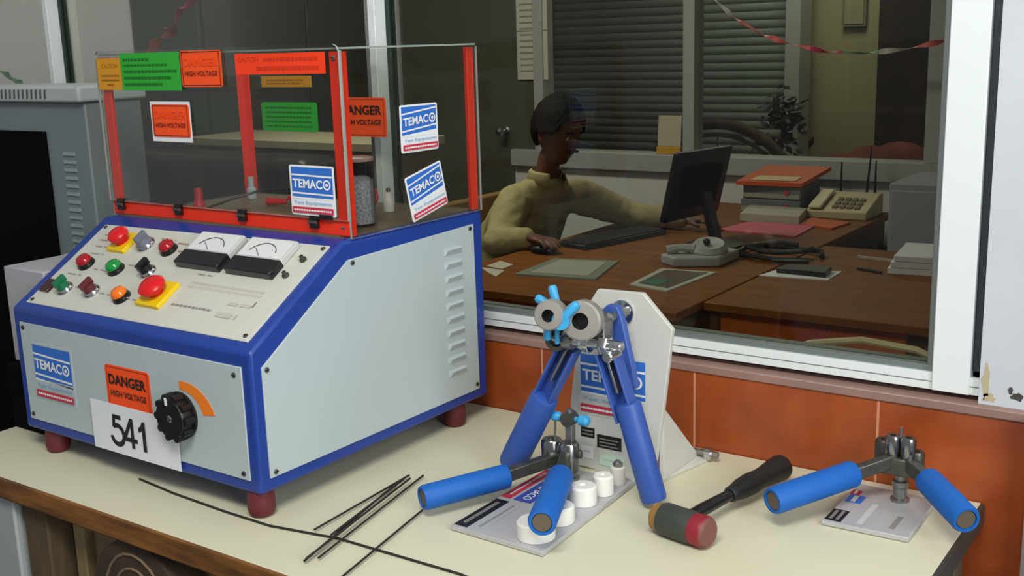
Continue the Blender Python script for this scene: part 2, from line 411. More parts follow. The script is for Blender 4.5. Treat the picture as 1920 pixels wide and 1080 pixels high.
# heap of brown cloth bags in the rear room
HE = mat('reddish_brown_cloth', (110, 52, 40), .9, noise=.3, nscale=8)
hb = MB()
for i, (x, y, z, r) in enumerate([(-1.62, 4.4, -.12, .14), (-1.45, 4.42, -.08, .17), (-1.28, 4.4, -.04, .18), (-1.12, 4.38, -.02, .19), (-1.36, 4.45, -.24, .26), (-1.12, 4.4, -.3, .25), (-1.6, 4.4, -.3, .2)]): hb.sphere((x, y, z), r, HE, 8, (1, .7, .8))
for v in hb.v: v.z = max(v.z, -.419)
single(hb, 'cloth_heap', 'reddish brown heap of cloth beside the dark brick pier in the rear room', 'cloth', (-1.36, 4.4, -.419))
MB_ = MB().box((-1.62, 4.25, -.78), (-.85, 4.58, -.42), mat('dark_bench', (50, 42, 36), .7))
single(MB_, 'low_bench', 'low dark bench under the reddish brown cloth heap', 'bench', (-1.35, 4.38, -.78))
wh = thing('cart_wheel', 'large dark rimmed wheel leaning below the roller shutter', 'wheel', (-2.05, 4.1, -.78))
a_ = [(-2.05+.5*math.cos(R_(q)), 4.1, -.27+.5*math.sin(R_(q))) for q in range(0, 361, 10)]
MB().tube(a_, .03, mat('dark_brown_tyre', (58, 40, 32), .8), 10).build('tyre', wh)
a_ = [(-2.05+.44*math.cos(R_(q)), 4.1, -.27+.44*math.sin(R_(q))) for q in range(0, 361, 10)]
MB().tube(a_, .012, mat('dull_brown_rim', (70, 56, 44), .8), 8).build('rim', wh)
sp = MB()
for q in range(0, 360, 30): sp.tube([(-2.05, 4.1, -.27), (-2.05+.44*math.cos(R_(q)), 4.1, -.27+.44*math.sin(R_(q)))], .004, mat('dull_brown_rim', (70, 56, 44), .8), 5)
sp.cyl((-2.05, 4.06, -.27), (-2.05, 4.14, -.27), .04, BLACK); sp.build('spokes', wh)
pl = thing('dark_houseplant', 'dark leafy plant in front of the cream rear wall', 'plant', (-1.83, 4.50, -.78))
MB().lathe((-1.83, 4.50, -.78), (0, 0, 1), [(.08, 0), (.11, .25), (.12, .25), (.1, .23)], mat('brown_pot', (90, 50, 34), .8)).build('pot', pl)
MB().tube([(-1.83, 4.50, -.5), (-1.84, 4.51, 0), (-1.82, 4.50, .25)], .012, mat('stem_brown', (50, 42, 26), .9)).build('stem', pl)
lf = MB(); LEAF = mat('dark_leaf', (28, 34, 26), .6)
for i in range(110):
    c = Vector((-1.83+random.gauss(0, .065), 4.50+random.gauss(0, .05), .24+random.gauss(0, .09))); a = Vector((random.uniform(-1, 1), random.uniform(-1, 1), random.uniform(-.6, .6))).normalized(); b = a.orthogonal().normalized()
    lf.add([c-a*.045, c-b*.018, c+a*.045, c+b*.018, c+a.cross(b)*.006], [(0, 1, 4), (1, 2, 4), (2, 3, 4), (3, 0, 4)], LEAF)
lf.build('foliage', pl)

# cupboard along the left wall
DK = mat('dark_green_grey_steel', (64, 68, 60), .5, noise=.04)
cp = thing('steel_cupboard', 'tall dark green-grey steel cupboard along the far left office wall', 'cupboard', (-3.75, 2.42, -.78))
MB().box((-3.985, 1.74, -.78), (-3.52, 3.09, 1.5), DK).build('body', cp, bevel=.006)
for y0, y1 in ((1.76, 2.40), (2.41, 3.07)):
    d_ = MB().box((-3.52, y0, -.7), (-3.50, y1, 1.47), DK).build('door', cp, bevel=.003)
    MB().box((-3.50, y1-.06 if y0 < 2 else y0+.04, .1), (-3.48, y1-.04 if y0 < 2 else y0+.06, .22), STEEL).build('handle', d_)
# dark sofa and cream ledge seen through the acrylic box
sf = thing('vinyl_sofa', 'dark vinyl sofa in the office behind the acrylic guard box', 'sofa', (-3.1, 1.05, -.78))
VIN = mat('dark_vinyl', (52, 50, 48), .4, noise=.15, nscale=5)
MB().box((-3.75, 1.28, -.45), (-2.45, 1.5, .30), VIN).build('backrest', sf, bevel=.05, seg=4)
MB().box((-3.75, .75, -.66), (-2.45, 1.35, -.30), VIN).build('seat', sf, bevel=.05, seg=4)
for x in (-3.85, -2.45): MB().box((x, .72, -.72), (x+.14, 1.5, .02), VIN).build('armrest', sf, bevel=.04, seg=4)
for x in (-3.7, -2.5):
    for y in (.8, 1.42): MB().cyl((x, y, -.78), (x, y, -.64), .025, BLACK).build('leg', sf)
lg = thing('low_cabinet', 'long grey low cabinet with cream top behind the dark sofa', 'cabinet', (-3.0, 1.78, -.78))
MB().box((-3.49, 1.6, -.78), (-2.35, 1.98, .30), mat('grey_cabinet', (120, 116, 108), .6)).build('body', lg, bevel=.004)
MB().box((-3.495, 1.58, .30), (-2.33, 2.0, .335), mat('cream_top', (186, 176, 150), .5)).build('top', lg, bevel=.004)
MB().box((-2.78, 1.585, -.7), (-2.4, 1.6, .26), mat('grey_cabinet_door', (134, 130, 120), .6)).build('door', lg, bevel=.003)
MB().box((-3.3, 1.585, -.7), (-2.82, 1.6, .26), mat('grey_cabinet_door', (134, 130, 120), .6)).build('door', lg, bevel=.003)
# papers on the partition
pp = MB(); pp.box((-2.70, 3.088, .52), (-2.515, 3.095, 1.25), mat('aged_paper', (205, 200, 186), .8))
for i in range(22): pp.box((-2.68, 3.0855, .56+i*.03), (-2.56+random.uniform(-.02, .03), 3.0875, .567+i*.03), mat('pale_grey_print', (150, 146, 136), .8))
for i in range(3): pp.box((-2.70, 3.0852, .76+i*.2), (-2.515, 3.0872, .764+i*.2), mat('paper_rule', (120, 118, 110), .8))
single(pp, 'posted_paper', 'tall pale printed sheet posted on the wall behind the seated man', 'paper', (-2.61, 3.09, .52))

# desks
WOOD = mat('brown_laminate_desk', (132, 76, 8), .55, spec=.25, rgb2=(108, 58, 5), nscale=5, stretch=(1, 5, 5))
WOODD = mat('dark_desk_side', (88, 50, 22), .5, rgb2=(66, 38, 18), nscale=6)
WOODF = mat('orange_desk_front', (176, 84, 22), .4, noise=.1)
d1 = thing('office_desk', 'brown laminate office desk nearest the glass at the right', 'desk', (-.2, 1.6, -.78), 'L of brown office desks')
MB().box((-.735, 1.13, -.055), (.5, 2.12, -.03), WOOD).build('desk_top', d1, bevel=.003)
MB().box((-.70, 1.17, -.70), (-.18, 1.19, -.06), WOODF).build('front_panel', d1)
MB().box((-.17, 1.17, -.70), (.46, 1.19, -.06), WOODD).build('front_panel', d1)
for x in (-.73, .47): MB().box((x, 1.16, -.78), (x+.025, 2.08, -.055), WOODD).build('side_panel', d1)
d2 = thing('office_desk', 'brown laminate desk at which the man in yellow sits', 'desk', (-1.2, 2.0, -.78), 'L of brown office desks')
MB().box((-1.66, .97, -.055), (-.742, 2.96, -.03), WOOD).build('desk_top', d2, bevel=.003)
MB().box((-1.62, 1.01, -.70), (-1.02, 1.03, -.06), WOODF).build('front_panel', d2)
MB().box((-1.01, 1.01, -.70), (-.76, 1.03, -.06), WOODD).build('front_panel', d2)
MB().box((-.78, 1.04, -.78), (-.76, 2.92, -.055), WOODD).build('side_panel', d2)
MB().box((-1.64, 2.9, -.78), (-.79, 2.92, -.055), WOODD).build('side_panel', d2)
MB().box((-1.64, 1.0, -.78), (-1.62, 1.3, -.055), WOODD).build('side_panel', d2)
DZ = -.03
def slab(pts, z0, z1, m): return MB().prism([(x, y, z0) for x, y in pts], (0, 0, z1-z0), m)
sb = slab([(-1.43, 1.19), (-1.456, 1.473), (-1.236, 1.529), (-1.156, 1.24)], DZ, DZ+.006, mat('grey_green_folder', (128, 134, 118), .4))
sb.prism([(-1.40, 1.23, DZ+.006), (-1.42, 1.45, DZ+.006), (-1.26, 1.49, DZ+.006), (-1.20, 1.27, DZ+.006)], (0, 0, .001), mat('grey_sheet', (160, 160, 146), .5))
single(sb, 'plastic_folder', 'grey-green plastic folder lying flat near the man in yellow', 'folder', (-1.3, 1.35, DZ))
sb = slab([(-1.029, 1.229), (-1.054, 1.489), (-.869, 1.515), (-.884, 1.195)], DZ, DZ+.004, mat('clear_sleeve_border', (190, 190, 180), .3))
sb.prism([(-1.01, 1.25, DZ+.004), (-1.03, 1.47, DZ+.004), (-.89, 1.49, DZ+.004), (-.90, 1.23, DZ+.004)], (0, 0, .001), mat('dark_printed_sheet', (92, 76, 64), .4))
sb.prism([(-1.0, 1.26, DZ+.005), (-1.01, 1.33, DZ+.005), (-.94, 1.33, DZ+.005), (-.94, 1.25, DZ+.005)], (0, 0, .001), mat('green_patch', (50, 110, 84), .4))
single(sb, 'document_sleeve', 'white bordered document sleeve with a green patch in front of the grey telephone', 'folder', (-.95, 1.35, DZ))
for i, (pts, lb) in enumerate([([(-1.598, 1.268), (-1.607, 1.36), (-1.53, 1.33), (-1.52, 1.25)], 'small white slip at the left end of the desk, farther of two'), ([(-1.54, 1.19), (-1.60, 1.24), (-1.50, 1.235), (-1.467, 1.14)], 'small white slip at the left end of the desk, nearer of two')]):
    single(slab(pts, DZ, DZ+.003, mat('dull_paper', (186, 180, 164), .7)), 'paper_slip', lb, 'paper', (pts[0][0], pts[0][1], DZ), 'loose papers on the desk')
# keyboard
kb = thing('keyboard', 'black computer keyboard in front of the seated man', 'keyboard', (-1.46, 1.95, DZ))
ka = Vector((-1.515, 1.68, DZ)); kd = (Vector((-1.41, 2.12, DZ))-ka).normalized(); kx = Vector((kd.y, -kd.x, 0)); L = .44
b = MB(); b.prism([ka+kx*-.07, ka+kx*.07, ka+kx*.07+kd*L, ka+kx*-.07+kd*L], (0, 0, .018), BLACK); b.build('case', kb, bevel=.003)
b = MB()
for i in range(22):
    for j in range(5):
        c = ka+kd*(.018+i*.0192)+kx*(-.052+j*.026); b.obox(c+Vector((0, 0, .0205)), kd*.0082, kx*.0105, (0, 0, .0025), mat('key_cap', (34, 34, 38), .5))
b.build('keys', kb)
# mouse
ms = MB().sphere((-1.56, 1.56, DZ+.012), .05, BLACK, 10, (1.1, .62, .4)); 
for v in ms.v: v.z = max(v.z, DZ)
single(ms, 'computer_mouse', 'black mouse under the hand of the man in yellow', 'mouse', (-1.56, 1.56, DZ))
# monitor
mo = thing('monitor', 'black flat monitor facing the man in yellow, seen from behind', 'monitor', (-1.08, 1.95, DZ))
A, B_, C_, D_ = Vector((-1.214, 1.78, .072)), Vector((-1.157, 1.78, .319)), Vector((-1.115, 2.14, .315)), Vector((-1.172, 2.14, .07))
nb = Vector((1, -.12, -.22)).normalized()
MB().prism([A, B_, C_, D_], nb*.022, BLACK).build('screen_housing', mo, bevel=.004)
cc = (A+B_+C_+D_)/4
e1 = (D_-A).normalized(); e2 = (B_-A).normalized()
MB().prism([cc+nb*.022+e1*a+e2*b for a, b in ((-.11, -.08), (.11, -.08), (.11, .07), (-.11, .07))], nb*.02, BLACKM).build('back_cover', mo, bevel=.008)
MB().prism([cc-nb*.001+e1*a*.46*.72+e2*b*.11 for a, b in ((-.5, -1), (.5, -1), (.5, 1), (-.5, 1))], -nb*.001, mat('screen_panel', (30, 34, 44), .2)).build('screen', mo)
MB().bar((-1.07, 1.95, DZ+.01), cc+nb*.045+Vector((0, 0, -.02)), .06, .025, BLACK, (1, 0, 0)).build('neck', mo, bevel=.004)
MB().lathe((-1.08, 1.95, DZ), (0, 0, 1), [(.10, 0), (.10, .008), (.03, .016), (0, .016)], BLACK).build('base', mo)
# telephone (pale grey)
PG = mat('pale_grey_plastic', (158, 160, 160), .4)
tp = thing('desk_telephone', 'pale grey desk telephone beside the monitor stand', 'telephone', (-1.0, 1.66, DZ))
MB().prism([(-1.10, 1.57, DZ), (-1.03, 1.53, DZ), (-.90, 1.60, DZ), (-.90, 1.76, DZ), (-1.03, 1.80, DZ)], (0, 0, .035), PG).build('body', tp, bevel=.008, seg=3)
MB().lathe((-.965, 1.66, DZ+.035), Vector((.1, -.25, 1)), [(.06, -.01), (.062, .02), (.05, .034), (0, .038)], PG).build('cradle', tp)
MB().sphere((-.96, 1.63, DZ+.075), .012, BLACK, 8).build('hook', tp)
MB().tube([(-1.08, 1.58, DZ+.045), (-1.04, 1.60, DZ+.055), (-1.0, 1.62, DZ+.05)], [.018, .012, .018], PG).build('handset', tp)
# cables
for i, (ph, lb) in enumerate([(0, 'dark cable loop between the telephone and the black notebook, larger of two'), (1.2, 'dark cable loop between the telephone and the black notebook, smaller of two')]):
    pts = [(-.80+(.15-.04*i)*math.cos(q/10*2*math.pi+ph)+.01*math.sin(3*q), 1.86+(.12-.04*i)*math.sin(q/10*2*math.pi+ph), DZ+.012+.018*(i)+.004*math.sin(q*2)) for q in range(0, 10)]
    single(MB().tube(pts, .009, BLACK), 'cable', lb, 'cable', (-.8, 1.86, DZ), 'cables on the desk')
nb_ = slab([(-.70, 1.585), (-.69, 1.66), (-.555, 1.68), (-.54, 1.58)], DZ+.003, DZ+.02, BLACK)
single(nb_, 'notebook', 'small black notebook on a white sheet at the middle of the near desk', 'notebook', (-.62, 1.63, DZ), bevel=.002)
single(slab([(-.735, 1.53), (-.72, 1.62), (-.53, 1.70), (-.525, 1.56)], DZ, DZ+.003, PAPER), 'paper_sheet', 'white sheet under the small black notebook', 'paper', (-.63, 1.6, DZ), 'loose papers on the desk')
single(MB().bar((-.56, 1.95, DZ+.004), (-.44, 1.93, DZ+.004), .01, .008, mat('pale_stick', (180, 175, 165), .5)), 'ruler', 'short pale ruler behind the black notebook', 'ruler', (-.5, 1.94, DZ))
# stacked white pads
for i in range(3):
    a = .03*i
    single(slab([(-.40+a*.3, 1.74), (-.43+a*.3, 1.98), (-.25, 2.0), (-.22, 1.76)], DZ+i*.02, DZ+.019+i*.02, PAPER), 'writing_pad', 'white pad stacked at the right end of the near desk, %s of three' % ('lowest', 'middle', 'topmost')[i], 'pad', (-.33, 1.85, DZ+i*.02), 'white pads stacked at the right', bevel=.002)
single(MB().cyl((-.50, 1.76, DZ+.005), (-.415, 1.73, DZ+.005), .005, BLACK, n=8), 'pen', 'black pen lying left of the white pads', 'pen', (-.46, 1.75, DZ))
# pink folder, white papers, orange file
single(slab([(-1.20, 2.25), (-1.17, 2.48), (-.90, 2.49), (-.88, 2.22)], DZ, DZ+.006, mat('pink_folder', (205, 92, 110), .6)), 'pink_folder', 'pink folder lying below the stack of box files', 'folder', (-1.0, 2.35, DZ))
single(slab([(-1.22, 2.50), (-1.27, 2.72), (-1.02, 2.72), (-.97, 2.50)], DZ, DZ+.035, mat('dull_paper', (186, 180, 164), .7)), 'paper_stack', 'thick stack of white papers between monitor and pink folder', 'paper', (-1.1, 2.6, DZ), bevel=.003)
single(slab([(-.965, 2.50), (-.98, 2.66), (-.80, 2.60), (-.82, 2.44)], DZ, DZ+.008, mat('orange_file', (205, 84, 20), .5)), 'orange_file', 'flat orange file behind the pink folder', 'file', (-.88, 2.55, DZ))
for i in range(2):
    bf = thing('box_file', '%s grey box file of the stack under the orange folder' % ('lower', 'upper')[i], 'box file', (-1.2, 2.86, DZ+i*.058), 'stacked box files')
    z0 = DZ+i*.058
    MB().box((-1.325+i*.01, 2.75, z0), (-1.06, 2.98, z0+.056), mat('slate_box_file', (112, 116, 122), .6)).build('case', bf, bevel=.003)
    MB().box((-1.322+i*.01, 2.746, z0+.006), (-1.063, 2.75, z0+.024), mat('page_edges', (160, 156, 140), .8)).build('pages', bf)
    MB().lathe((-1.12, 2.746, z0+.03), (0, -1, 0), [(.01, 0), (.01, .003), (.006, .003)], LOGOR, 12).build('ring_pull', bf)
of = MB().prism([(-1.335, 2.72, DZ+.1165), (-1.30, 2.98, DZ+.158), (-1.02, 3.0, DZ+.158), (-1.05, 2.74, DZ+.1165)], (0, 0, .017), mat('orange_file', (205, 84, 20), .5))
of.prism([(-1.28, 2.745, DZ+.1385), (-1.265, 2.81, DZ+.149), (-1.08, 2.82, DZ+.149), (-1.09, 2.755, DZ+.1385)], (0, 0, .001), mat('file_label', (216, 190, 150), .6))
single(of, 'orange_folder', 'orange folder with pale label on top of the grey box files', 'folder', (-1.18, 2.88, DZ+.116), bevel=.002)
# cream telephone / fax
fx = thing('fax_machine', 'cream fax machine with sloping top right of the box files', 'fax machine', (-.93, 2.8, DZ))
CRP = mat('cream_plastic', (196, 180, 138), .5)
MB().prism([(-1.02, 2.70, DZ), (-1.02, 2.70, DZ+.03), (-1.02, 2.88, DZ+.085), (-1.02, 2.92, DZ+.085), (-1.02, 2.92, DZ)], (.25, 0, 0), CRP).build('body', fx, bevel=.004)
MB().prism([(-1.01, 2.70, DZ+.036), (-1.01, 2.87, DZ+.088), (-1.01, 2.87, DZ+.10), (-1.01, 2.70, DZ+.05)], (.055, 0, 0), mat('pale_cream_handset', (214, 202, 164), .5)).build('handset', fx, bevel=.006)
b = MB()
for i in range(4):
    for j in range(3): b.obox((-.91+i*.03, 2.74+j*.035, DZ+.047+j*.0107), (.01, 0, 0), (0, .011, .0034), (0, 0, .003), mat('brown_keys', (120, 108, 78), .6))
b.build('keypad', fx)
for i, (x, y, h) in enumerate([(-.97, 2.985, .10), (-.865, 2.985, .17), (-.825, 2.985, .11)]):
    single(MB().cyl((x, y, DZ-.0), (x+(0.02 if i == 1 else 0), y, DZ+.1+h), .007, BLACK, .003, 8), 'antenna', 'thin dark upright rod behind the cream fax machine, %s of three' % ('leftmost', 'tallest', 'rightmost')[i], 'antenna', (x, y, DZ), 'upright rods behind the fax machine')
# white cabinet at the right
wc = thing('white_cabinet', 'narrow pale cabinet standing between the near desk and the rear window', 'cabinet', (-.53, 2.7, -.78))
MB().box((-.64, 2.55, -.78), (-.42, 2.95, .145), mat('pale_lilac_cabinet', (160, 158, 166), .6)).build('body', wc, bevel=.004)
MB().box((-.63, 2.54, -.7), (-.43, 2.55, .12), mat('pale_lilac_door', (168, 166, 174), .6)).build('door', wc, bevel=.003)
# router / cables under the desk edge
for i in range(5):
    single(MB().tube([(-.72, 2.25+i*.12, -.12), (-.68, 2.28+i*.12, -.17), (-.66, 2.31+i*.12, -.30), (-.70, 2.34+i*.12, -.5), (-.69, 2.34+i*.12, -.779)], .012, BLACK), 'hanging_cable', 'black cable hanging beside the rear desk, '+('nearest the white pads', 'second from the front', 'middle of five', 'second from the back', 'nearest the fax machine')[i], 'cable', (-.7, 2.3+i*.12, -.78), 'black cables hanging beside the rear desk')
# calendar on the sill
ca = thing('desk_calendar', 'white desk card in a yellow stand on the office window sill', 'calendar', (-1.82, 3.10, .165))
MB().box((-1.90, 3.075, .165), (-1.775, 3.115, .20), mat('yellow_stand', (214, 160, 30), .5)).build('stand', ca, bevel=.003)
MB().obox((-1.835, 3.09, .275), (.06, 0, 0), (0, .003, 0), (0, .006, .072), mat('dull_card', (196, 186, 160), .7)).build('card', ca)
# garlands
def ribbon(pts, wdt, mats, name, label, loc):
    mb = MB(); P = [Vector(p) for p in pts]; S = []
    n = 14
    for i in range(len(P)-1):
        for k in range(n): S.append(P[i].lerp(P[i+1], k/n))
    S.append(P[-1]); vs = []
    for i, p in enumerate(S):
        d = (S[min(i+1, len(S)-1)]-S[max(0, i-1)]).normalized(); x, y, _ = frame_of(d); a = i*.22
        wv = wdt*(.65+.35*math.sin(i*.3)); o_ = (x*math.cos(a)+y*math.sin(a))*wv
        th = (y*math.cos(a)-x*math.sin(a))*.0008
        vs += [p-o_-th, p+o_-th, p+o_+th, p-o_+th]
    for i in range(len(S)-1):
        q = 4*i; m = mats[int(i/(len(S)-1)*len(mats)*.999)]
        fs = [(q, q+1, q+5, q+4), (q+1, q+2, q+6, q+5), (q+2, q+3, q+7, q+6), (q+3, q, q+4, q+7)]
        base = 0
        if i == 0: mb.v = [Vector(v) for v in vs]
        for f in fs: mb.f.append(f); mb.m.append(mb.mi(m)); mb.sm.append(False)
    return single(mb, name, label, 'garland', loc)
PK = mat('pink_ribbon', (232, 110, 100), .5); GN = mat('green_ribbon', (90, 140, 110), .5); WT = mat('silver_ribbon', (190, 190, 180), .4); RD = mat('deep_pink_ribbon', (205, 60, 110), .5)
ribbon([(-1.60, 2.9, .93), (-1.524, 2.9, .861), (-1.424, 2.9, .778), (-1.301, 2.9, .708), (-1.182, 2.9, .667), (-1.021, 2.9, .631), (-.866, 2.9, .622), (-.697, 2.9, .635), (-.566, 2.9, .661), (-.40, 2.9, .72)], .013, [WT, WT, PK, PK, PK, RD, GN, WT, PK, RD], 'paper_garland', 'twisted pink, white and green paper garland hanging across the office', (-1.0, 2.9, .62))
ribbon([(-2.82, .9, .70), (-2.722, .9, .757), (-2.655, .9, .786), (-2.60, .9, .85), (-2.50, .9, .90), (-2.40, .9, 1.02)], .024, [PK, RD, mat('magenta_ribbon', (190, 70, 130), .5)], 'paper_garland', 'twisted pink garland hanging at the upper left above the guard box', (-2.7, .9, .7))
ribbon([(-3.95, .9, .70), (-3.748, .9, .655), (-3.641, .9, .62), (-3.555, .9, .575), (-3.50, .9, .5)], .02, [GN, mat('dark_green_ribbon', (60, 110, 80), .5)], 'paper_garland', 'green garland at the far left above the tall grey instrument', (-3.7, .9, .5))
# cane chair just inside the glass
cn = thing('curved_back_chair', 'chair with pale curved back rail just inside the window at the right', 'chair', (-.03, .42, -.78))
PCN = mat('pale_cane', (190, 176, 140), .5)
MB().tube([(-.235, .36, .02), (-.20, .36, .085), (-.14, .35, .115), (-.04, .35, .134), (.06, .35, .128), (.13, .36, .10), (.17, .37, .02), (.18, .38, -.30)], .007, PCN).build('back_rail', cn)
MB().box((-.22, .40, -.34), (.16, .80, -.30), PCN).build('seat', cn, bevel=.01)
for x, y in ((-.20, .43), (.14, .43), (-.20, .77), (.14, .77)): MB().cyl((x, y, -.78), (x, y, -.33), .014, PCN).build('leg', cn)
MB().tube([(-.235, .36, .02), (-.225, .385, -.15), (-.21, .41, -.31)], .007, PCN).build('back_post', cn)

# ------------------------------------------------------------------ seated man
def skin_geo(nodes, edges, sub=1):
    me = bpy.data.meshes.new('sk'); me.from_pydata([n[0] for n in nodes], edges, [])
    o = bpy.data.objects.new('sk', me); COL.objects.link(o)
    o.modifiers.new('s', 'SKIN'); sb = o.modifiers.new('u', 'SUBSURF'); sb.levels = sub; sb.render_levels = sub
    for i, n in enumerate(nodes):
        r = n[1]; me.skin_vertices[0].data[i].radius = (r, r) if not isinstance(r, tuple) else r
    me.skin_vertices[0].data[0].use_root = True
    dg = bpy.context.evaluated_depsgraph_get(); e = bpy.data.meshes.new_from_object(o.evaluated_get(dg))
    g = ([v.co.copy() for v in e.vertices], [tuple(p.vertices) for p in e.polygons])
    bpy.data.objects.remove(o); bpy.data.meshes.remove(me); bpy.data.meshes.remove(e)
    return g
man = thing('person', 'seated man with black hair in a yellow-beige long-sleeved shirt, hand on the mouse', 'person', (-1.95, 1.95, -.33))
SKIN = mat('brown_skin', (104, 66, 48), .5, noise=.04); SHIRT = mat('yellow_beige_shirt', (168, 156, 112), .85, noise=.08, nscale=9, bump=.3, bscale=30)
TROU = mat('dark_trousers', (44, 44, 52), .9); HAIR = mat('black_hair', (9, 8, 8), .8, spec=.2, bump=.4, bscale=120)
pel, wai, che, nck = (-1.98, 1.97, -.24), (-1.95, 1.96, -.10), (-1.84, 1.92, .10), (-1.765, 1.90, .20)
rs, ls = (-1.825, 1.765, .105), (-1.735, 2.085, .10)
re, le = (-1.80, 1.62, -.02), (-1.56, 2.20, .02)
rw, lw = (-1.66, 1.60, .01), (-1.35, 2.22, .01)
ax_s = (Vector(rs)-Vector(ls)).normalized()
m_ = MB()
def capsule(mb, p, q, r0, r1, m):
    p, q = Vector(p), Vector(q); L = (q-p).length; pr = []
    for k in range(7): a = math.pi/2*k/6; pr.append((max(.001, r0*math.sin(a)), -r0*math.cos(a)))
    for k in range(7): a = math.pi/2*k/6; pr.append((max(.001, r1*math.cos(a)), L+r1*math.sin(a)))
    mb.lathe(p, q-p, pr, m, 20)
sec = [((-1.99, 1.98, -.33), .19, .14), ((-1.98, 1.97, -.24), .20, .15), ((-1.95, 1.96, -.10), .19, .145), ((-1.90, 1.94, .0), .185, .14), ((-1.865, 1.93, .06), .185, .13), ((-1.825, 1.92, .12), .165, .105), ((-1.795, 1.91, .165), .125, .085), ((-1.775, 1.905, .195), .07, .062)]
b0 = []
fd = Vector((-ax_s.y, ax_s.x, 0)).normalized()
for c, hw, hd in sec:
    for k in range(28):
        a = 2*math.pi*k/28; b0.append(Vector(c)+ax_s*(hw*math.cos(a))+fd*(hd*math.sin(a)*(1+.03*math.sin(5*a+c[2]*30))))
nS = len(sec); fs = [(j*28+k, j*28+(k+1) % 28, (j+1)*28+(k+1) % 28, (j+1)*28+k) for j in range(nS-1) for k in range(28)]
fs += [tuple(reversed(range(28))), tuple((nS-1)*28+k for k in range(28))]
m_.add(b0, fs, SHIRT, True)
for A_, B2, C2 in ((rs, re, rw), (ls, le, lw)):
    capsule(m_, A_, B2, .072, .056, SHIRT); capsule(m_, B2, C2, .056, .040, SHIRT)
shirt = m_.build('shirt', man)
rm_ = shirt.modifiers.new('one_surface', 'REMESH'); rm_.mode = 'VOXEL'; rm_.voxel_size = .011; rm_.use_smooth_shade = True
sm_ = shirt.modifiers.new('soften', 'SMOOTH'); sm_.iterations = 6
tx = bpy.data.textures.new('folds', 'CLOUDS'); tx.noise_scale = .06
dm = shirt.modifiers.new('folds', 'DISPLACE'); dm.texture = tx; dm.strength = .02; dm.mid_level = .5
m_ = MB(); cl = Vector(nck)+Vector((.006, 0, .012))
N_ = 20; ring = []
for q in range(N_+1):
    a = R_(35+290*q/N_-13); dx, dy = math.cos(a), math.sin(a); hgt = .022-.020*abs(q/N_-.5)*2
    for (rr, zz) in ((.052, -.02), (.058, hgt), (.070, hgt-.006), (.082, -.03-.02*(abs(q/N_-.5)*2)**4)): ring.append(cl+Vector((dx*rr, dy*rr, zz)))
m_.add(ring, [(4*q+j, 4*q+j+1, 4*q+j+5, 4*q+j+4) for q in range(N_) for j in range(3)], SHIRT, True); m_.build('collar', shirt).modifiers.new('t', 'SOLIDIFY').thickness = .004
# body: head, neck, arms, hands, legs in one remeshed surface
hc = Vector((-1.70, 1.895, .365)); face = Vector((.95, -.22, -.22)).normalized(); sd = Vector((face.y, -face.x, 0)).normalized(); up = sd.cross(face)   # sd: his right
def head_pt(a, t, grow=1.0):      # a: azimuth from face dir, t: polar angle
    x = math.sin(t)*math.cos(a); y = math.sin(t)*math.sin(a); z = math.cos(t)
    rx, ry, rz = .098, .077, .122
    if z < 0:                      # jaw narrows
        k = 1+.38*z; ry *= k; rx *= (1+.12*z) if x > 0 else (1+.45*z)
    fx = rx*x
    if x > 0:
        nose = math.exp(-((y/.16)**2))*math.exp(-(((z+.12)/.17)**2))*.026
        brow = math.exp(-(((z-.16)/.1)**2))*.006
        eye = -math.exp(-(((abs(y)-.36)/.14)**2))*math.exp(-(((z-.02)/.09)**2))*.010
        mouth = math.exp(-((y/.25)**2))*math.exp(-(((z+.48)/.07)**2))*.007
        chin = math.exp(-((y/.3)**2))*math.exp(-(((z+.85)/.14)**2))*.012
        if grow == 1.0: fx += nose+brow+eye+mouth+chin
    return hc+face*(fx*grow)+sd*(ry*y*grow)+up*(rz*z*grow)
def head_geo():
    vs = []; fs = []; NA, NT = 48, 36
    for j in range(1, NT):
        for i in range(NA): vs.append(head_pt(2*math.pi*i/NA, math.pi*j/NT))
    for j in range(NT-2):
        for i in range(NA):
            i2 = (i+1) % NA; fs.append((j*NA+i, (j+1)*NA+i, (j+1)*NA+i2, j*NA+i2))
    vs += [head_pt(0, 0.0001), head_pt(0, math.pi)]; T_ = len(vs)-2
    for i in range(NA):
        i2 = (i+1) % NA; fs.append((T_, i, i2)); fs.append((T_+1, (NT-2)*NA+i2, (NT-2)*NA+i))
    return vs, fs
bm_ = MB(); hv, hf = head_geo(); bm_.add(hv, hf, SKIN, True)
for s in (1, -1):                 # ears
    e = MB().sphere((0, 0, 0), .03, SKIN, 8, (.55, .35, 1)); bb = [hc+face*(v.x-.008)+sd*(s*.078+v.y)+up*(v.z-.005) for v in e.v]; bm_.add(bb, e.f, SKIN, True)
V = Vector
core = [(V(pel), .10), (V(wai), .085), (V(che), .08), (V(nck), .046), (hc-up*.06-face*.02, .05), (V(rs), .032), (V(re), .026), (V(rw), .022), (V(ls), .032), (V(le), .026), (V(lw), .022),
        (V((-1.90, 1.86, -.28)), .085), (V((-1.50, 1.80, -.27)), .065), (V((-1.50, 1.78, -.70)), .04), (V((-1.38, 1.76, -.745)), .03),
        (V((-1.90, 2.06, -.28)), .085), (V((-1.50, 2.08, -.27)), .065), (V((-1.50, 2.08, -.70)), .04), (V((-1.38, 2.08, -.745)), .03)]
g = skin_geo(core, [(0, 1), (1, 2), (2, 3), (3, 4), (2, 5), (5, 6), (6, 7), (2, 8), (8, 9), (9, 10), (0, 11), (11, 12), (12, 13), (13, 14), (0, 15), (15, 16), (16, 17), (17, 18)], 2)
bm_.add(g[0], g[1], SKIN, True)
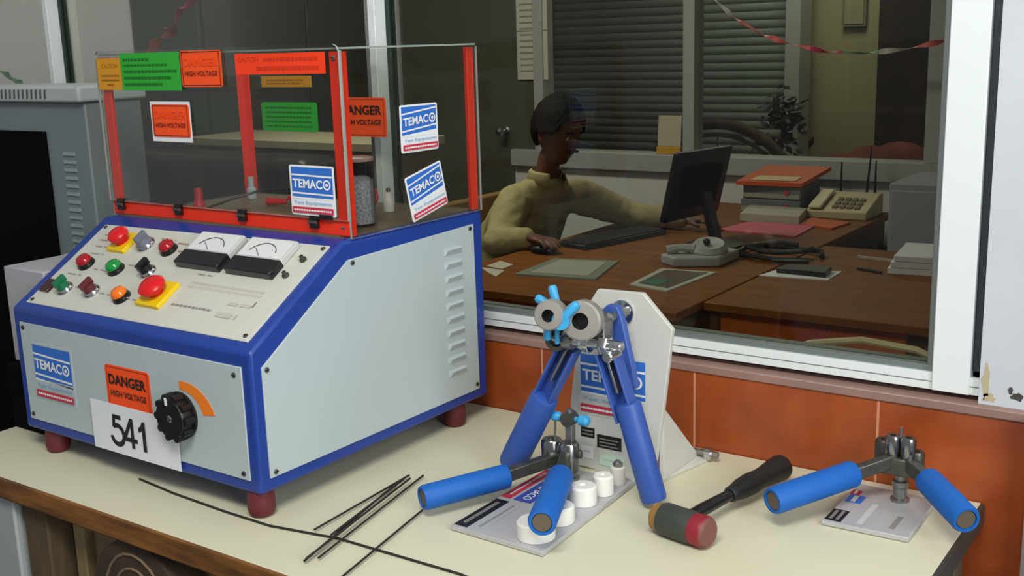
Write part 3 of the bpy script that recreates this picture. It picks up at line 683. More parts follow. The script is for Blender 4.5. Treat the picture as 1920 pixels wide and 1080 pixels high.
def hand(wr, d, side, lift=.0):
    wr = V(wr); d = V(d).normalized(); up_ = V((0, 0, 1)); x = d.cross(up_).normalized()*side
    palm = wr+d*.045+up_*.01
    g = skin_geo([(wr-d*.02, .022), (palm, (.034, .016)), (wr+d*.085+up_*.012, (.038, .013))], [(0, 1), (1, 2)], 1); bm_.add(g[0], g[1], SKIN, True)
    for k, (o, l) in enumerate(((-.03, .062), (-.01, .074), (.01, .07), (.029, .055))):
        p0 = wr+d*.08+x*o+up_*.012; p1 = p0+d*l*.45+up_*.006; p2 = p1+d*l*.33-up_*.008; p3 = p2+d*l*.26-up_*.014
        g = skin_geo([(p0, .0095), (p1, .009), (p2, .0082), (p3, .007)], [(0, 1), (1, 2), (2, 3)], 1); bm_.add(g[0], g[1], SKIN, True)
    p0 = wr+d*.03-x*.028+up_*.004; p1 = p0+d*.03-x*.022; p2 = p1+d*.03-x*.004-up_*.006
    g = skin_geo([(p0, .013), (p1, .0105), (p2, .0085)], [(0, 1), (1, 2)], 1); bm_.add(g[0], g[1], SKIN, True)
hand((-1.64, 1.595, .012), (.95, -.35, -.12), 1)
hand((-1.335, 2.222, .008), (.95, .1, -.15), -1)
body = bm_.build('body', man)
rmod = body.modifiers.new('one_surface', 'REMESH'); rmod.mode = 'VOXEL'; rmod.voxel_size = .005; rmod.use_smooth_shade = True
# hair
hm = MB(); NA, NT = 48, 26; vs = []
for j in range(NT):
    for i in range(NA):
        a = 2*math.pi*i/NA; af = abs((a+math.pi) % (2*math.pi)-math.pi)
        tmax = R_(60)+.05*math.sin(9*a)+(R_(90)-R_(60))*min(1, max(0, (af-.8)/.3))+(R_(26))*min(1, max(0, (af-1.9)/.3))+.03*math.sin(17*a)
        t = tmax*(j+.01)/NT; g_ = 1.14-.09*(j/NT)**2+.012*math.sin(7*a)*math.sin(5*t)
        vs.append(head_pt(a, t, g_))
fs = []
for j in range(NT-1):
    for i in range(NA): i2 = (i+1) % NA; fs.append((j*NA+i, (j+1)*NA+i, (j+1)*NA+i2, j*NA+i2))
hm.add(vs, fs, HAIR, True); hair = hm.build('hair', man); so = hair.modifiers.new('thick', 'SOLIDIFY'); so.thickness = .012; so.offset = -1
th_ = bpy.data.textures.new('locks', 'CLOUDS'); th_.noise_scale = .018
hd_ = hair.modifiers.new('locks', 'DISPLACE'); hd_.texture = th_; hd_.strength = .014; hd_.mid_level = .3
em_ = MB()
for s in (1, -1):
    em_.sphere(hc+face*.081+sd*(s*.030)+up*.003, .0095, mat('eye_white', (190, 180, 170), .3), 8); em_.sphere(hc+face*.0885+sd*(s*.030)+up*.001, .0045, BLACK, 6)
em_.build('eyes', man)
em_ = MB()
for s in (1, -1): em_.tube([hc+face*.095+sd*(s*.012)+up*.022, hc+face*.096+sd*(s*.03)+up*.028, hc+face*.085+sd*(s*.046)+up*.022], .0035, HAIR, 6)
em_.build('eyebrows', man)
em_ = MB(); em_.tube([hc+face*.088+sd*.026-up*.05, hc+face*.105-up*.042, hc+face*.088-sd*.026-up*.05], .0055, HAIR, 6); em_.build('moustache', man)
g = skin_geo([((-1.98, 1.97, -.26), (.15, .11)), ((-1.88, 1.86, -.27), .10), ((-1.49, 1.80, -.26), .078), ((-1.50, 1.78, -.64), .06), ((-1.88, 2.07, -.27), .10), ((-1.49, 2.08, -.26), .078), ((-1.50, 2.08, -.64), .06)], [(0, 1), (1, 2), (2, 3), (0, 4), (4, 5), (5, 6)], 2)
m_ = MB(); m_.add(g[0], g[1], TROU, True); m_.build('trousers', man)
for y in (1.77, 2.08):
    m_ = MB().sphere((-1.43, y, -.745), .055, BLACK, 10, (2.3, .9, .8))
    for v in m_.v: v.z = max(v.z, -.78)
    m_.build('shoe', man)
# his chair
CW = mat('tan_wood_chair', (156, 118, 62), .5, noise=.08)
ch = thing('wooden_chair', 'tan wooden chair with low back in which the man in yellow sits', 'chair', (-2.0, 1.98, -.78))
MB().box((-2.22, 1.72, -.42), (-1.76, 2.24, -.385), CW).build('seat', ch, bevel=.01)
MB().box((-2.26, 1.66, -.16), (-2.22, 2.30, .07), CW).build('backrest', ch, bevel=.012)
for x, y, z in ((-2.24, 1.70, .0), (-2.24, 2.26, .0), (-1.79, 1.74, -.42), (-1.79, 2.22, -.42)): MB().box((x-.02, y-.02, -.78), (x+.02, y+.02, z), CW).build('leg', ch, bevel=.004)
MB().box((-2.22, 1.66, -.2), (-1.80, 1.70, -.165), CW).build('armrest', ch, bevel=.008)

# ------------------------------------------------------------------ work table
TX0, TX1, TY0 = -1.404, .259, -.735
tb = thing('work_table', 'long work table with cream laminate top and worn brown wooden edge', 'table', (-.57, -.37, -.78))
MB().box((TX0, TY0+.004, -.010), (TX1, -.003, 0), TABLE).build('table_top', tb, bevel=.001)
MB().box((TX0, TY0, -.040), (TX1, TY0+.02, -.0012), EDGE).build('front_edging', tb, bevel=.003)
MB().box((TX1, TY0+.004, -.036), (TX1+.006, -.003, -.001), mat('dark_end_edging', (62, 58, 52), .5)).build('end_edging', tb, bevel=.001)
MB().box((TX0+.001, TY0+.02, -.036), (TX1, -.003, -.0101), mat('raw_board', (120, 96, 66), .8)).build('underboard', tb)
for x, y in ((-1.375, -.70), (.19, -.69), (-1.375, -.06), (.19, -.06)):
    MB().box((x, y, -.78), (x+.05, y+.05, -.037), mat('grey_wood_leg', (96, 82, 62), .8, noise=.25, nscale=6, stretch=(4, 4, .6))).build('leg', tb, bevel=.003)
MB().box((-1.32, -.60, -.075), (.18, -.58, -.0365), mat('raw_board', (120, 96, 66), .8)).build('apron', tb)
# things stored under the table
single(MB().box((-1.275, -.722, -.78), (-1.172, -.66, -.047), mat('pale_grey_panel', (165, 170, 172), .6)), 'grey_panel', 'pale grey upright panel at the left under the table', 'panel', (-1.22, -.69, -.78), bevel=.004)
single(MB().box((-1.155, -.715, -.78), (-1.085, -.66, -.045), mat('weathered_post', (66, 56, 40), .9, rgb2=(104, 84, 56), nscale=8, stretch=(5, 5, .7))), 'wooden_post', 'weathered wooden post beside the pale grey panel', 'post', (-1.12, -.69, -.78), bevel=.004)
bx = thing('plywood_crate', 'worn plywood crate stored under the table', 'crate', (-.90, -.55, -.78))
PLY = mat('worn_plywood', (190, 166, 122), .8, rgb2=(138, 118, 84), nscale=5, stretch=(1, 1, 2))
MB().box((-1.045, -.655, -.775), (-.62, -.635, -.075), PLY).build('front_board', bx)
MB().box((-1.075, -.675, -.78), (-1.0455, -.635, -.06), PLY).build('batten', bx, bevel=.003)
MB().box((-1.06, -.6345, -.775), (-.62, -.20, -.12), PLY).build('body', bx)
rl = thing('rolled_mat', 'dark brown rolled mat standing in front of the plywood crate', 'rolled mat', (-.86, -.69, -.78))
b = MB(); sp_ = [];
for i in range(90):
    a = i*.28; r = .012+.0011*i; sp_.append((-.84+r*math.cos(a)*.85, -.722, -.158+r*math.sin(a)))
MBR = mat('dark_brown_mat', (84, 64, 44), .9, rgb2=(48, 38, 30), nscale=12)
b.lathe((-.84, -.722, -.158), (0, 1, 0), [(.115, 0), (.115, .055)], MBR, 32); b.build('roll', rl)
MB().tube(sp_, .0028, mat('mat_edge', (120, 100, 76), .9), 6).build('spiral_edge', rl)
MB().box((-.93, -.715, -.78), (-.75, -.67, -.275), MBR).build('lower_fold', rl, bevel=.01)
single(MB().tube([(-.672, -.69, -.06), (-.678, -.70, -.12), (-.67, -.70, -.3), (-.64, -.69, -.5), (-.64, -.69, -.775)], .007, BLACK), 'power_cord', 'black cord hanging beside the rolled mat under the table', 'cord', (-.68, -.69, -.78))

# ------------------------------------------------------------------ tall instrument, box, case at left
GI = mat('grey_instrument_paint', (118, 128, 130), .5, noise=.03); GL = mat('light_grey_bezel', (176, 182, 182), .5)
ti = thing('tall_instrument', 'tall grey instrument cabinet with black front door at the left edge', 'cabinet', (-1.8, -.25, -.78))
MB().box((-2.25, -.30, -.78), (-1.455, -.16, .612), GI).build('body', ti, bevel=.004)
b = MB().box((-2.25, -.318, .612), (-1.445, -.15, .645), GL)
bz = b.build('top_bezel', ti, bevel=.006, seg=3)
b = MB()
for i in range(26): b.obox((-1.56-i*.016, -.3187, .6285), (.0028, 0, .001), (0, .0006, 0), (.001, 0, .0095), mat('slot_dark', (80, 86, 88), .8))
b.build('slots', bz)
dr = MB().box((-2.2, -.306, -.74), (-1.598, -.30, .549), BLACKM).build('door', ti, bevel=.002)
b = MB()
for i in range(46): b.box((-1.545, -.3035, .50-i*.017), (-1.505, -.2995, .507-i*.017), mat('vent_light', (150, 160, 160), .5))
b.build('vent_column', ti)
bx = thing('cardboard_box', 'pale grey-white box left of the high voltage tester', 'box', (-1.335, -.42, .131))
MB().box((-1.402, -.55, .131), (-1.272, -.28, .318), mat('grey_white_card', (176, 174, 180), .7, noise=.03)).build('carton', bx, bevel=.003)
MB().box((-1.402, -.42, .318), (-1.272, -.41, .3186), mat('packing_tape', (196, 194, 196), .3)).build('tape', bx)
single(MB().box((-1.402, -.568, .001), (-1.272, -.25, .13), BLACKM), 'black_case', 'black case under the pale box left of the high voltage tester', 'case', (-1.335, -.4, .001), bevel=.004)

# ------------------------------------------------------------------ HIGH VOLTAGE TESTER
MR = -.0077
W, D, Z0, Z1, Z2, Y1, YA, ZT = .624, .581, .0434, .2686, .4027, .2093, .231, .700
hv_ = thing('high_voltage_tester', 'blue and pale grey high voltage tester with sloping control panel and card 541', 'test machine', (-1.2626, -.6241, 0), rz=MR)
prof = [(0, Z0), (0, Z1), (Y1, Z2), (D, Z2), (D, Z0)]
MB().prism([(0, y, z) for y, z in prof], (W, 0, 0), BLUE).build('housing', hv_, True, bevel=.006, seg=3)
ti_ = .0022
SCR = [0]
def screw(parent, c, n, m=DSTEEL):
    c, n = V(c), V(n).normalized(); x, y, _ = frame_of(n)
    s = MB().lathe(c, n, [(.0042, 0), (.0042, .0012), (.0028, .0022), (0, .0024)], m, 12); s.obox(c+n*.0024, x*.0036, y*.0007, n*.0002, BLACK)
    s.build('screw', parent, True)
# front panel
fp = MB().box((.0215, -ti_, .0645), (.604, .001, .245), PANELG).build('front_panel', hv_, True, bevel=.0008)
for x, z in ((.032, .236), (.588, .231), (.592, .0745), (.032, .075)): screw(fp, (x, -ti_, z), (0, -1, 0))
EX, EZ = (1, 0, 0), (0, 0, 1)
sticker('logo_sticker', fp, (.050, -ti_, .1085), EX, EZ, .121, .104, WHITE if False else PANELG, logo_items(.121, .104, -.045), label='blue, white and red square maker sticker')
sticker('danger_sticker', fp, (.2645, -ti_, .127), EX, EZ, .117, .076, ORANGE, danger_items(), r=.007, label='fluorescent orange danger sticker')
sticker('number_card', fp, (.2155, -.0045, .048), EX, EZ, .229, .087, PAPER, [('p', [(.255, .79), (.355, .79), (.355, .70), (.288, .70), (.284, .60), (.262, .585), (.244, .50)], INK), ('ring', .302, .385, .0125, .0212, INK, -168, 128), ('p', [(.50, .79), (.462, .79), (.375, .40), (.375, .31), (.54, .31), (.54, .40), (.41, .40), (.462, .63), (.462, .2), (.50, .2)][:4]+[(.415, .31), (.415, .40), (.475, .68), (.478, .79)], INK), ('r', .375, .31, .535, .395, INK), ('r', .465, .19, .50, .79, INK), ('p', [(.60, .19), (.638, .19), (.638, .79), (.61, .79), (.59, .70), (.56, .64), (.56, .56), (.60, .60)], INK)], label='white card with number 541')
kn = MB(); kc = V((.4545, -ti_, .145))
kn.lathe(kc, (0, -1, 0), [(.039, 0), (.039, .004), (.034, .006), (.034, .02), (.032, .024), (.0, .024)], BLACK, 40)
for i in range(10):
    a = 2*math.pi*i/10; p = kc+V((math.cos(a)*.0335, 0, math.sin(a)*.0335)); kn.cyl(p+V((0, -.005, 0)), p+V((0, -.0225, 0)), .0065, BLACK, n=10)
kno = kn.build('voltage_knob', hv_, True, bevel=0)
MB().obox(kc+V((-.004, -.0248, .028)), (.0022, 0, 0), (0, .0006, 0), (-.0004, 0, .006), WHITE).build('pointer', kno, True)
MB().lathe(kc+V((0, -.024, 0)), (0, -1, 0), [(.006, 0), (.005, .001), (0, .0012)], CHROME, 12).build('centre_cap', kno, True)
sticker('orange_arc', fp, tuple(kc), EX, EZ, 1, 1, ORANGE, [], thick=.0001) if False else None
arc = MB(); vs = []; N = 24
for q in range(N+1):
    a = R_(88-78*q/N); wd = .008+.006*q/N; rr = .0575+.012*q/N
    for r in (rr-wd, rr+wd): vs.append(kc+V((r*math.cos(a), 0, r*math.sin(a)*.86)))
vs2 = [v+V((0, -.0007, 0)) for v in vs]; arc.add(vs+vs2, [(2*q, 2*q+1, 2*q+3, 2*q+2) for q in range(N)]+[(2*q+2*N+2, 2*q+2*N+4, 2*q+2*N+5, 2*q+2*N+3) for q in range(N)]+[(2*q, 2*q+2, 2*q+2+2*N+2, 2*q+2*N+2) for q in range(N)]+[(2*q+1, 2*q+1+2*N+2, 2*q+3+2*N+2, 2*q+3) for q in range(N)], KORANGE)
arc.build('orange_arc', fp, True)
# side panel with louvres
sp_ = MB(); sp_.prism([(W-.001, y, z) for y, z in ((.020, .0655), (.0195, .2412), (.2165, .3712), (.5515, .3808), (.5535, .0635))], (ti_+.001, 0, 0), PANELG)
sdp = sp_.build('side_panel', hv_, True, bevel=.0008)
lv = MB()
for i in range(10):
    z = .342-i*.0252
    pts = [(W+ti_, .462, z-.006), (W+ti_, .462, z+.006), (W+ti_, .511, z+.006), (W+ti_, .511, z-.006)]
    top = [(W+ti_+.0065, .466, z+.003), (W+ti_+.0065, .507, z+.003)]
    vs = [V(p) for p in pts]+[V(p) for p in top]+[V((W+ti_+.001, .466, z-.006)), V((W+ti_+.001, .507, z-.006))]
    lv.add(vs, [(1, 4, 5, 2), (0, 6, 4, 1), (2, 5, 7, 3), (6, 7, 5, 4)], PANELG)
lv.build('louvres', sdp, True)
for y, z in ((.0285, .2445-.008), (.226, .3655), (.54, .374), (.545, .074), (.031, .0735)): screw(sdp, (W+ti_, y, z), (1, 0, 0))
# control panel on the slope
sl = V((0, Y1, Z2-Z1)).normalized(); sn = V((0, -sl.z, sl.y)); SO = V((0, 0, Z1))
P = lambda x, s, h=0: SO+V((x, 0, 0))+sl*s+sn*h
cpn = MB().prism([P(x, s, -.001) for x, s in ((.027, .016), (.604, .019), (.608, .234), (.030, .227))], sn*.003, CREAM).build('control_panel', hv_, True, bevel=.0006)
for x, s in ((.038, .219), (.600, .226), (.592, .029), (.038, .024)): screw(cpn, P(x, s, .002), sn)
HB = .002
def lamp(x, s, lens, name, lb):
    o = MB().lathe(P(x, s, HB), sn, [(.0165, 0), (.0165, .003), (.015, .006), (.0145, .010), (.013, .010)], BLACK, 24).build(name, cpn, True); o['label'] = lb
    MB().lathe(P(x, s, HB+.008), sn, [(.0143, 0), (.0143, .006), (.011, .0105), (.006, .0125), (0, .0132)], lens, 24).build('lens', o, True)
lamp(.262, .181, REDL, 'indicator_lamp', 'red indicator lamp'); lamp(.089, .122, REDL, 'indicator_lamp', 'red indicator lamp')
lamp(.179, .119, GREENL, 'push_button', 'green push button'); lamp(.257, .061, ORL, 'indicator_lamp', 'orange indicator lamp')
def selector(x, s, m, lb, r=.0165):
    o = MB().lathe(P(x, s, HB), sn, [(r, 0), (r, .004), (r-.003, .008), (r-.004, .008)], CHROME, 24).build('selector_switch', cpn, True); o['label'] = lb
    MB().lathe(P(x, s, HB+.006), sn, [(r-.005, 0), (r-.006, .012), (0, .0125)], m, 20).obox(P(x, s, HB+.020), V((.004, 0, 0)), sl*.0125, sn*.006, m).build('knob_grip', o, True)
selector(.192, .186, mat('grey_key_switch', (126, 130, 148), .35, .3), 'grey key switch', .019)
selector(.262, .124, BLACK, 'black selector switch'); selector(.098, .058, mat('green_grip', (20, 110, 70), .4), 'green selector switch'); selector(.172, .062, mat('maroon_grip', (98, 38, 40), .4), 'maroon selector switch')
rk = MB().prism([P(a, b, HB) for a, b in ((.036, .044), (.062, .044), (.062, .073), (.036, .073))], sn*.006, mat('dark_brown_rocker', (66, 26, 22), .3)).build('rocker_switch', cpn, True, bevel=.001)
def estop(x, s, lb, k=1):
    o = MB().prism([P(x+a*.026*k, s+b*.026*k, HB) for a, b in ((-1, -1), (1, -1), (1, 1), (-1, 1))], sn*.008, YEL).build('emergency_stop', cpn, True, bevel=.0015); o['label'] = lb
    MB().lathe(P(x, s, HB+.008), sn, [(.013, 0), (.013, .008), (.020*k, .010), (.0215*k, .017), (.016*k, .023), (.007, .025), (0, .0252)], REDB, 28).build('mushroom_head', o, True)
estop(.134, .183, 'red mushroom button on yellow plate', .92); estop(.337, .078, 'red mushroom button on yellow plate', 1.12)
MTW = mat('meter_dial_white', (226, 228, 228), .3, coat=.5); MTR = mat('meter_clear_rim', (190, 192, 190), .2)
for mx, mw in ((.318, .108), (.4435, .108)):
    s0, s1 = .146, .226
    o = MB().prism([P(a, b, HB) for a, b in ((mx, s0), (mx+mw, s0), (mx+mw, s1), (mx, s1))], sn*.013, MTR).build('panel_meter', cpn, True, bevel=.003)
    MB().prism([P(a, b, HB+.0132) for a, b in ((mx+.004, s0+.034), (mx+mw-.004, s0+.034), (mx+mw-.004, s1-.004), (mx+.004, s1-.004))], sn*.0006, MTW).build('dial', o, True)
    MB().prism([P(a, b, HB+.0005) for a, b in ((mx-.0006, s0-.0006), (mx+mw+.0006, s0-.0006), (mx+mw+.0006, s0+.032), (mx-.0006, s0+.032))], sn*.0142, mat('black_meter_cover', (22, 24, 26), .25)).build('cover', o, True, bevel=.002)
    pts = [P(mx+mw/2+.033*math.cos(R_(q)), s0+.036+.029*math.sin(R_(q)), HB+.0145) for q in range(20, 161, 7)]
    MB().tube(pts, .0007, INK, 5).tube([P(mx+mw/2, s0+.036, HB+.0145), P(mx+mw/2-.02, s0+.052, HB+.0145)], .0005, INK, 5).build('scale', o, True)
for x, s in ((.580, .196), (.572, .158)):
    MB().lathe(P(x, s, HB), sn, [(.006, 0), (.006, .004), (.0035, .005), (.0035, .010), (0, .010)], DSTEEL, 14).build('terminal', cpn, True)
GP = mat('faint_grey_print', (190, 188, 176), .6); GP2 = mat('grey_print', (140, 134, 128), .6); BR = mat('faint_brown_print', (190, 160, 136), .6)
pr = [('fine', .62, .415, .93, .445, GP), ('fine', .62, .46, .93, .485, GP), ('fine', .62, .21, .79, .23, GP2), ('dash', .83, .30, .92, .33, GP), ('dash', .82, .17, .90, .22, GP), ('r', .925, .31, .93, .37, GP2)]
for a, b in ((.05, .87), (.05, .80), (.06, .72), (.07, .63), (.33, .90), (.42, .87), (.45, .78), (.06, .36), (.16, .22), (.29, .20), (.40, .19), (.45, .44), (.16, .45), (.30, .55), (.62, .56)): pr.append(('dash', a, b, a+.07, b+.012, BR if b > .7 else GP))
sticker('panel_print', cpn, P(.03, .02, .0015), V((1, 0, 0)), sl, .57, .205, CREAM, pr, thick=.0008)
# feet
for x, y in ((.055, .024), (.598, .022), (.600, .505), (.055, .53)):
    MB().lathe((x, y, 0), (0, 0, 1), [(.012, 0), (.0185, .003), (.022, .012), (.0215, .03), (.019, .0436)], RUBR, 24).build('rubber_foot', hv_, True)
# deck
DECK = mat('varnished_deck_board', (120, 100, 66), .45, rgb2=(98, 84, 58), nscale=6)
MB().box((.02, YA, Z2-.001), (.606, D-.015, Z2+.0025), DECK).build('deck_board', hv_, True)
# acrylic guard
gd = bpy.data.objects.new('acrylic_guard', None)
gd = MB().box((.004, YA-.002, Z2+.005), (W-.002, YA+.001, Z2+.0305), REDP).build('guard_rail', hv_, True, bevel=.0008); gd['label'] = 'red painted bottom rail of the clear guard box'
def angle(name, x, y, sx, sy, w1, w2, z0=Z2+.003, z1=ZT, m=REDP):
    b = MB(); xa, xb = sorted((x, x+sx*w1)); ya, yb = sorted((y, y+sy*.003)); b.box((xa, ya, z0), (xb, yb, z1), m)
    xa, xb = sorted((x, x+sx*.003)); ya, yb = sorted((y+sy*.0031, y+sy*w2)); b.box((xa, ya, z0), (xb, yb, z1), m)
    return b.build(name, hv_, True, bevel=.0006)
angle('corner_post', .005, YA+.001, 1, 1, .021, .02)
pr_ = angle('corner_post', W-.004, YA+.001, -1, 1, .023, .016)
angle('corner_post', .005, D-.006, 1, -1, .021, .018)
angle('corner_post', W-.004, D-.004, -1, -1, .02, .019)
for z in (.42, .69): screw(pr_, (W-.016, YA, z), (0, -1, 0), CHROME)
FPn = MB().prism([(a, YA-.0065, b) for a, b in ((.0, Z2+.03), (W, Z2+.03), (W, .700), (W-.004, .708), (W-.012, .712), (.006, .712), (0, .706))], (0, .0042, 0), ACRYL)
for k in range(2, 9): FPn.m[k] = FPn.mi(AEDGE)
fpn = FPn.build('front_pane', hv_, True)
spn = MB().box((W-.001, YA-.002, Z2+.001), (W+.003, D-.002, ZT+.002), ACRYL, AEDGE).build('side_pane', hv_, True)
lpn = MB().box((0, YA, Z2+.001), (.004, D-.002, ZT+.002), ACRYL, AEDGE).build('side_pane', hv_, True)
bpn = MB().box((0, D-.0015, Z2+.001), (W, D+.0025, ZT+.002), ACRYL, AEDGE).build('rear_pane', hv_, True)
tpn = MB().box((.0005, YA+.0005, ZT+.0035), (W-.0005, D-.001, ZT+.0065), ACRYL, AEDGE).build('top_pane', hv_, True)
yf = YA-.0065
def fs_(name, x0, z0, x1, z1, base, items, r=0, lb=None, par=None, y=None):
    return sticker(name, par or fpn, (x0, yf-.0002 if y is None else y, z0), EX, EZ, x1-x0, z1-z0, base, items, r=r, label=lb)
fs_('caution_label', .005, .6415, .077, .699, AMBER, [('t', 'CAUTION', .2, .68, .85, .82, AMBINK, .0)]+[('dash', .15, v, .9, v+.05, AMBINK) for v in (.42, .28)]+[('dash', .4, .14, .65, .19, AMBINK)], lb='amber caution label')
fs_('safety_label', .0765, .6405, .2435, .707, GREEN, [('dash', .05, .78, .5, .86, GRINK), ('dash', .05, .64, .8, .70, GRINK), ('dash', .05, .47, .95, .54, GRINK), ('dash', .05, .3, .85, .37, GRINK), ('dash', .05, .13, .7, .2, GRINK)], lb='bright green safety label')
fs_('danger_sticker', .247, .6465, .353, .7085, ORANGE, danger_items(True), r=.005, lb='fluorescent orange high voltage sticker')
fs_('backing_card', .151, .5495, .261, .621, PAPER, [], lb='white card behind the lower orange sticker')
o_ = sticker('danger_sticker', fpn, (.1555, yf-.0014, .558), EX, V((0, 0, 1)), .103, .058, ORANGE, danger_items(True), r=.005, label='faded orange high voltage sticker')
fs_('caution_strip', .3875, .6665, .596, .700, ORED, [('t', 'CAUTION:', .04, .60, .28, .84, ORINK, .01), ('dash', .33, .62, .92, .78, mat('strip_ink', (205, 48, 14), .6)), ('dash', .25, .2, .93, .38, mat('strip_ink', (205, 48, 14), .6))], lb='orange-red caution strip')
fs_('logo_sticker', .4985, .4375, .600, .520, WHITE, logo_items(.101, .082, -.02), r=.004, lb='square blue, white and red maker sticker on the front pane')
yb_ = D-.0017
fs_('caution_label', .058, .6295, .205, .652, AMBER, [('dash', .1, .55, .85, .68, AMBINK), ('dash', .1, .25, .8, .38, AMBINK)], par=bpn, y=yb_, lb='amber label at the back of the guard')
fs_('safety_label', .052, .538, .216, .5985, GREEN, [('dash', .08, v, .9, v+.05, GRINK) for v in (.15, .31, .47, .63, .79)], r=.006, par=bpn, y=yb_, lb='green label at the back of the guard')
fs_('danger_sticker', .272, .532, .402, .609, ORANGE, danger_items(), r=.006, par=bpn, y=yb_, lb='orange danger sticker at the back of the guard')
EYv = (0, 1, 0); xs = W+.0034
sticker('logo_sticker', spn, (xs, .3585, .5285), EYv, V((0, 0, 1)), .099, .080, WHITE, logo_items(.099, .080, .1), r=.004, label='straight square maker sticker on the side pane')
ey_ = V((0, -.20, .98)).normalized()
sticker('logo_sticker', spn, (xs, .3800, .408), V((0, .97, .22)), V((0, -.22, .97)), .100, .080, WHITE, logo_items(.100, .080, .1), r=.004, label='tilted square maker sticker on the side pane')
for x in (.034, .203, .374, .548):
    b = MB(); 
    for dz in (0, .0115): b.box((x-.008, yf-.004, .417+dz), (x+.008, yf+.0045, .4265+dz), BLACK)
    b.cyl((x-.009, yf-.004, .427), (x+.009, yf-.004, .427), .003, DSTEEL, n=10)
    b.build('hinge', hv_, True, bevel=.0006)
MB().box((.563, yf-.004, .4335), (.592, yf+.0005, .4405), BLACK).build('latch', hv_, True, bevel=.0006)
# things in the guard box
def ml(x, y, z):
    c, s = math.cos(MR), math.sin(MR); return V((-1.2626+c*x-s*y, -.6241+s*x+c*y, z))
ZD = Z2+.003
jl = ml(.548, .335, ZD)
jr = thing('glass_jar', 'glass jar of grey granules inside the guard box at its right front corner', 'jar', jl)
JG = glass('jar_glass', (.92, .93, .93), .03, .5)
MB().lathe(jl, (0, 0, 1), [(.026, 0), (.028, .003), (.028, .112), (.0265, .112), (.0265, .004)], JG, 32).build('jar_wall', jr)
GRN = mat('grey_granules', (128, 124, 134), .8, rgb2=(196, 194, 200), nscale=260, bump=.8, bscale=300)
MB().lathe(jl+V((0, 0, .0045)), (0, 0, 1), [(.026, 0), (.026, .074), (.015, .080), (0, .078)], GRN, 32).build('granules', jr)
MB().lathe(jl+V((0, 0, .1105)), (0, 0, 1), [(.0275, 0), (.0285, .002), (.0285, .006), (.02, .008), (0, .008)], mat('clear_pinkish_lid', (150, 120, 112), .3), 32).build('lid', jr)
RC = mat('red_clip', (200, 30, 30), .4)
def clip(p, d, label):
    p = ml(*p); d = V(d).normalized(); t = thing('test_clip', label, 'test clip', p, 'red test clips')
    MB().cyl(p+V((0, 0, .008)), p+V((0, 0, .008))+d*.045, .008, RC, .006, 12, ch=.002).build('sleeve', t)
    MB().bar(p+V((0, 0, .008))+d*.045, p+V((0, 0, .006))+d*.07, .006, .004, STEEL).build('jaw', t)
cp_ = ml(.075, .375, ZD)
t = thing('test_clip', 'upright red test clip standing in the left half of the guard box', 'test clip', cp_, 'red test clips')
MB().lathe(cp_, (0, 0, 1), [(.013, 0), (.012, .006), (.008, .012), (.0085, .03), (.006, .036), (0, .036)], RC, 16).build('sleeve', t)
clip((.20, .44, ZD), (1, .25, 0), 'red test clip lying at the middle of the guard box, nearer of two')
clip((.22, .48, ZD), (1, .1, 0), 'red test clip lying at the middle of the guard box, farther of two')
single(MB().tube([ml(*p) for p in ((.14, .34, ZD+.004), (.15, .40, ZD+.016), (.19, .44, ZD+.03), (.25, .47, ZD+.032), (.32, .50, ZD+.02), (.36, .53, ZD+.006))], .0025, BLACK), 'test_lead', 'black lead arching over the two lying red clips', 'wire', ml(.14, .34, ZD))
single(MB().tube([ml(*p) for p in ((.50, .40, ZD+.003), (.47, .45, ZD+.005), (.44, .50, ZD+.02), (.40, .54, ZD+.03), (.33, .55, ZD+.005))], .002, RC), 'test_lead', 'thin red wire behind the glass jar', 'wire', ml(.50, .40, ZD))
bp_ = ml(.485, .48, ZD)
ins = thing('insulator_post', 'small white insulator post beside the glass jar, under the tilted side sticker', 'insulator', bp_)
MB().lathe(bp_, (0, 0, 1), [(.010, 0), (.010, .022), (.007, .026), (.007, .036), (0, .036)], NYLON, 20).build('body', ins)
MB().lathe(bp_+V((0, 0, .036)), (0, 0, 1), [(.004, 0), (.004, .008), (0, .008)], CHROME, 12).build('terminal', ins)
bp_ = ml(.09, .50, ZD)
ins = thing('insulator_post', 'small clear-topped insulator at the back of the guard box beside the rear post', 'insulator', bp_)
MB().lathe(bp_, (0, 0, 1), [(.010, 0), (.010, .020), (.006, .024), (.006, .045), (0, .045)], mat('pale_grey_insulator', (196, 204, 208), .2), 20).build('body', ins)

